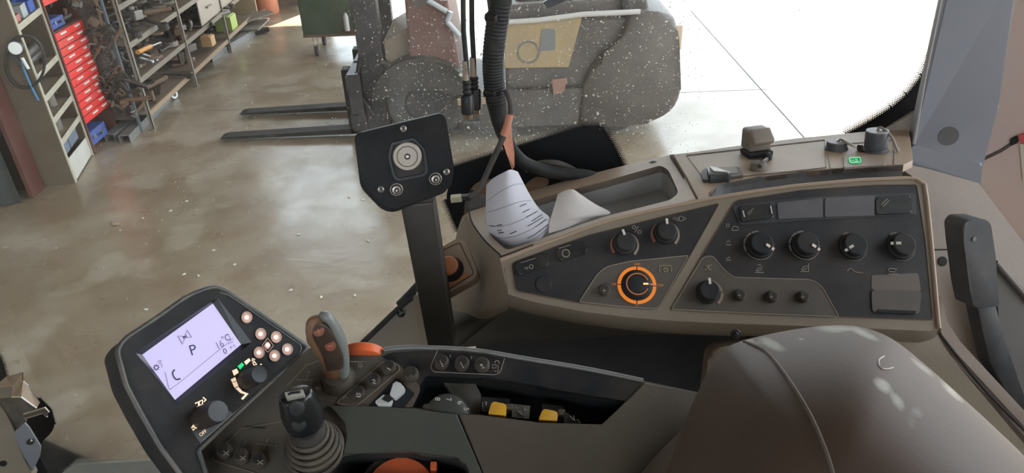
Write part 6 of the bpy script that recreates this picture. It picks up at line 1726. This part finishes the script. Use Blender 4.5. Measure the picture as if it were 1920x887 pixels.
# fender over the front wheel
fen = []
for k in range(15):
    a = math.radians(8 + 164 * k / 14)
    fen.append((-0.70 + 0.44 * math.cos(a), 0.34 + 0.42 * math.sin(a)))
obj('front_fender', loft([[V((x, 5.93, z)) for x, z in fen], [V((x, 6.30, z)) for x, z in fen]], 0.014), mat('olive grey fender', (0.035, 0.033, 0.028), 0.6, dust=0.35, dcol=(0.085, 0.072, 0.058), scale=7), fk, smooth=60)
fs_ = [V((x, 5.95, z)) for x, z in fen]
obj('fender_side', prism(fs_ + [V((-0.70, 5.95, 0.50))], V((0, -1, 0)), 0.01), mat('olive grey fender', (0.085, 0.08, 0.068), 0.6), fk)
# chassis and step
obj('chassis', box(-1.0, 6.05, 0.14, 1.0, 6.95, 0.42, 0.02), lift_grey, fk)
obj('step_plate', box(-0.42, 5.93, 0.34, 0.02, 6.30, 0.40, 0.01), mat('tan dusted step', (0.34, 0.25, 0.17), 0.6, dust=0.3), fk)
obj('side_skirt', prism([V((-0.24, 5.96, 0.40)), V((-0.24, 5.96, 0.12)), V((0.60, 5.96, 0.12)), V((0.66, 5.96, 0.44)), V((0.02, 5.96, 0.44))], V((0, -1, 0)), 0.05), lift_grey, fk)
# cowl and dashboard
obj('cowl', prism([V((-0.78, 6.02, 1.22)), V((-0.80, 6.02, 0.44)), V((-0.36, 6.02, 0.40)), V((-0.44, 6.02, 1.18))], V((0, -1, 0)), 0.86, 0.02), lift_red, fk)
obj('dashboard', bar((-0.66, 6.05, 1.25), (-0.40, 6.05, 1.42), 0.8, 0.06), lift_grey, fk)
for a, b in (((838, 40), (862, 68)), ((845, 22), (838, 40)), ((800, 0), (838, 22))):
    obj('control_lever', tube([at_y(*a, 6.0), at_y(*b, 6.0)], 0.022, 8), mat('pale lever', (0.45, 0.46, 0.48), 0.4), fk, smooth=50)
obj('front_guard', prism([V((-1.0, 6.1, 0.86)), V((-1.0, 6.1, 0.40)), V((-0.72, 6.1, 0.40)), V((-0.76, 6.1, 0.98))], V((0, -1, 0)), 0.7, 0.01), mat('tan dusted guard', (0.20, 0.145, 0.10), 0.6, dust=0.35, scale=6), fk)
obj('tilt_cylinder', tube([V((-1.04, 6.08, 0.70)), V((-0.55, 6.08, 0.42))], 0.03, 10), lift_dark, fk, smooth=50)
obj('seat_deck', prism([V((0.02, 6.08, 1.12)), V((0.0, 6.08, 0.98)), V((1.2, 6.08, 0.98)), V((1.16, 6.08, 1.14))], V((0, -1, 0)), 0.76, 0.02), lift_grey, fk)
# hood with tan side panel
obj('hood', prism([V((0.0, 6.0, 1.0)), V((0.0, 6.0, 0.44)), V((1.02, 6.0, 0.44)), V((1.12, 6.0, 1.0))], V((0, -1, 0)), 0.90, 0.03), lift_grey, fk)
tp = Plane((0, 5.985, 0), n=V((0, -1, 0)))
obj('side_panel', slab([(948, 44), (1092, 30), (1066, 126), (946, 128)], tp, 0.03, bev=0.004), lift_tan, fk)
obj('emblem', ribbon([arc_px(991, 98, 20, 0, 360, 28)], tp, 3.5, up=0.004), mat('grey emblem', (0.17, 0.165, 0.15), 0.6), fk)
obj('decal', slab([(1016, 54), (1041, 54), (1041, 94), (1012, 96)], tp, 0.002, up=0.004), mat('grey decal', (0.19, 0.19, 0.185), 0.6), fk)
obj('hood_rail_and_highlight', tube([at_y(948, 42, 5.97), at_y(1010, 38, 5.97), at_y(1094, 27, 5.97), at_y(1200, 22, 5.97)], 0.022, 8), mat('pale rail and edge highlight', (0.55, 0.53, 0.50), 0.35), fk, smooth=50)  # pale rail, its rear run painting the hood edge highlight
obj('red_flash', slab([(1035, 150), (1064, 146), (1058, 172), (1038, 178)], Plane((0, 5.95, 0), n=V((0, -1, 0))), 0.004, up=0.012), mat('faded red flash', (0.30, 0.12, 0.10), 0.6, dust=0.4), fk)
# counterweight, rounded in plan and height
cw = bmesh.new()
profc = [(0.62, 0.12), (1.10, 0.10), (1.34, 0.16), (1.46, 0.32), (1.44, 0.62), (1.40, 0.90), (1.32, 1.03), (1.02, 1.04), (0.90, 0.75), (0.70, 0.62)]
pr2 = smooth_path([(x, z) for x, z in profc], 3, closed=True)
obj('counterweight', prism([V((x, 5.94, z)) for x, z in pr2], V((0, -1, 0)), 1.08, 0.05, 3), mat('brown grey counterweight', (0.075, 0.062, 0.055), 0.5, dust=0.35, dcol=(0.14, 0.115, 0.10), scale=6), fk, smooth=50)
obj('tail_lamp', box(1.36, 6.02, 0.72, 1.46, 6.10, 0.92, 0.01), mat('cream lamp', (0.55, 0.42, 0.32), 0.4), fk)
obj('seat', [box(0.1, 6.2, 1.03, 0.65, 6.75, 1.16, 0.04), bar((0.68, 6.47, 1.1), (0.80, 6.47, 1.6), 0.5, 0.1)], black_matte, fk)
for (x0, z0), (x1, z1) in (((1.0, 1.0), (0.80, 2.1)), ((-0.72, 1.2), (-0.25, 2.1))):
    for y in (6.06, 6.86): obj('guard_post', bar((x0, y, z0), (x1, y, z1), 0.05, 0.05), lift_dark, fk)

# ================================================================== litter on the workshop floor
t = thing('dry_leaf', on_floor(217, 422), 'small dry brown leaf lying on the concrete floor', 'leaf')
p = on_floor(217, 422)
obj('blade', loft([[p + V((-0.02, -0.012, 0.004)), p + V((0.0, -0.02, 0.010)), p + V((0.03, -0.01, 0.004))], [p + V((-0.025, 0, 0.003)), p + V((0.0, 0.0, 0.004)), p + V((0.035, 0, 0.003))], [p + V((-0.02, 0.012, 0.006)), p + V((0.0, 0.02, 0.012)), p + V((0.03, 0.01, 0.005))]], 0.001), mat('leaf brown', (0.42, 0.30, 0.20), 0.8), t)
obj('stem', tube([p + V((-0.02, 0, 0.004)), p + V((-0.06, 0.06, 0.004))], 0.002, 5), mat('leaf brown', (0.42, 0.30, 0.20), 0.8), t)
rr = random.Random(3)
pm = None
chips = sorted([(274, 581), (345, 515), (372, 518), (350, 378), (440, 497), (680, 375), (560, 440), (665, 555), (655, 370), (320, 396), (268, 410), (690, 452), (602, 558), (400, 470), (545, 545)])
for i, (x, y) in enumerate(chips):
    p = on_floor(x, y)
    bm = bmesh.new()
    if pm is None:
        bmesh.ops.create_icosphere(bm, subdivisions=1, radius=0.011)
        for v in bm.verts: v.co = V((v.co.x * 1.4, v.co.y, v.co.z * 0.35)) * (0.8 + 0.4 * rr.random())
        pm = bpy.data.meshes.new('paint_chip')
        bm.to_mesh(pm)
        pm.materials.append(mat('pale chip', (0.62, 0.58, 0.50), 0.8))
    bm.free()
    o = bpy.data.objects.new('paint_chip', pm)
    o.location = p + V((0, 0, 0.004))
    o.rotation_euler = (0, 0, rr.random() * 6)
    COL.objects.link(o)
    tag(o, f'tiny pale chip on the bare concrete floor, {ordinal(i + 1)} chip from the left', 'debris', 'pale chips on the concrete floor')
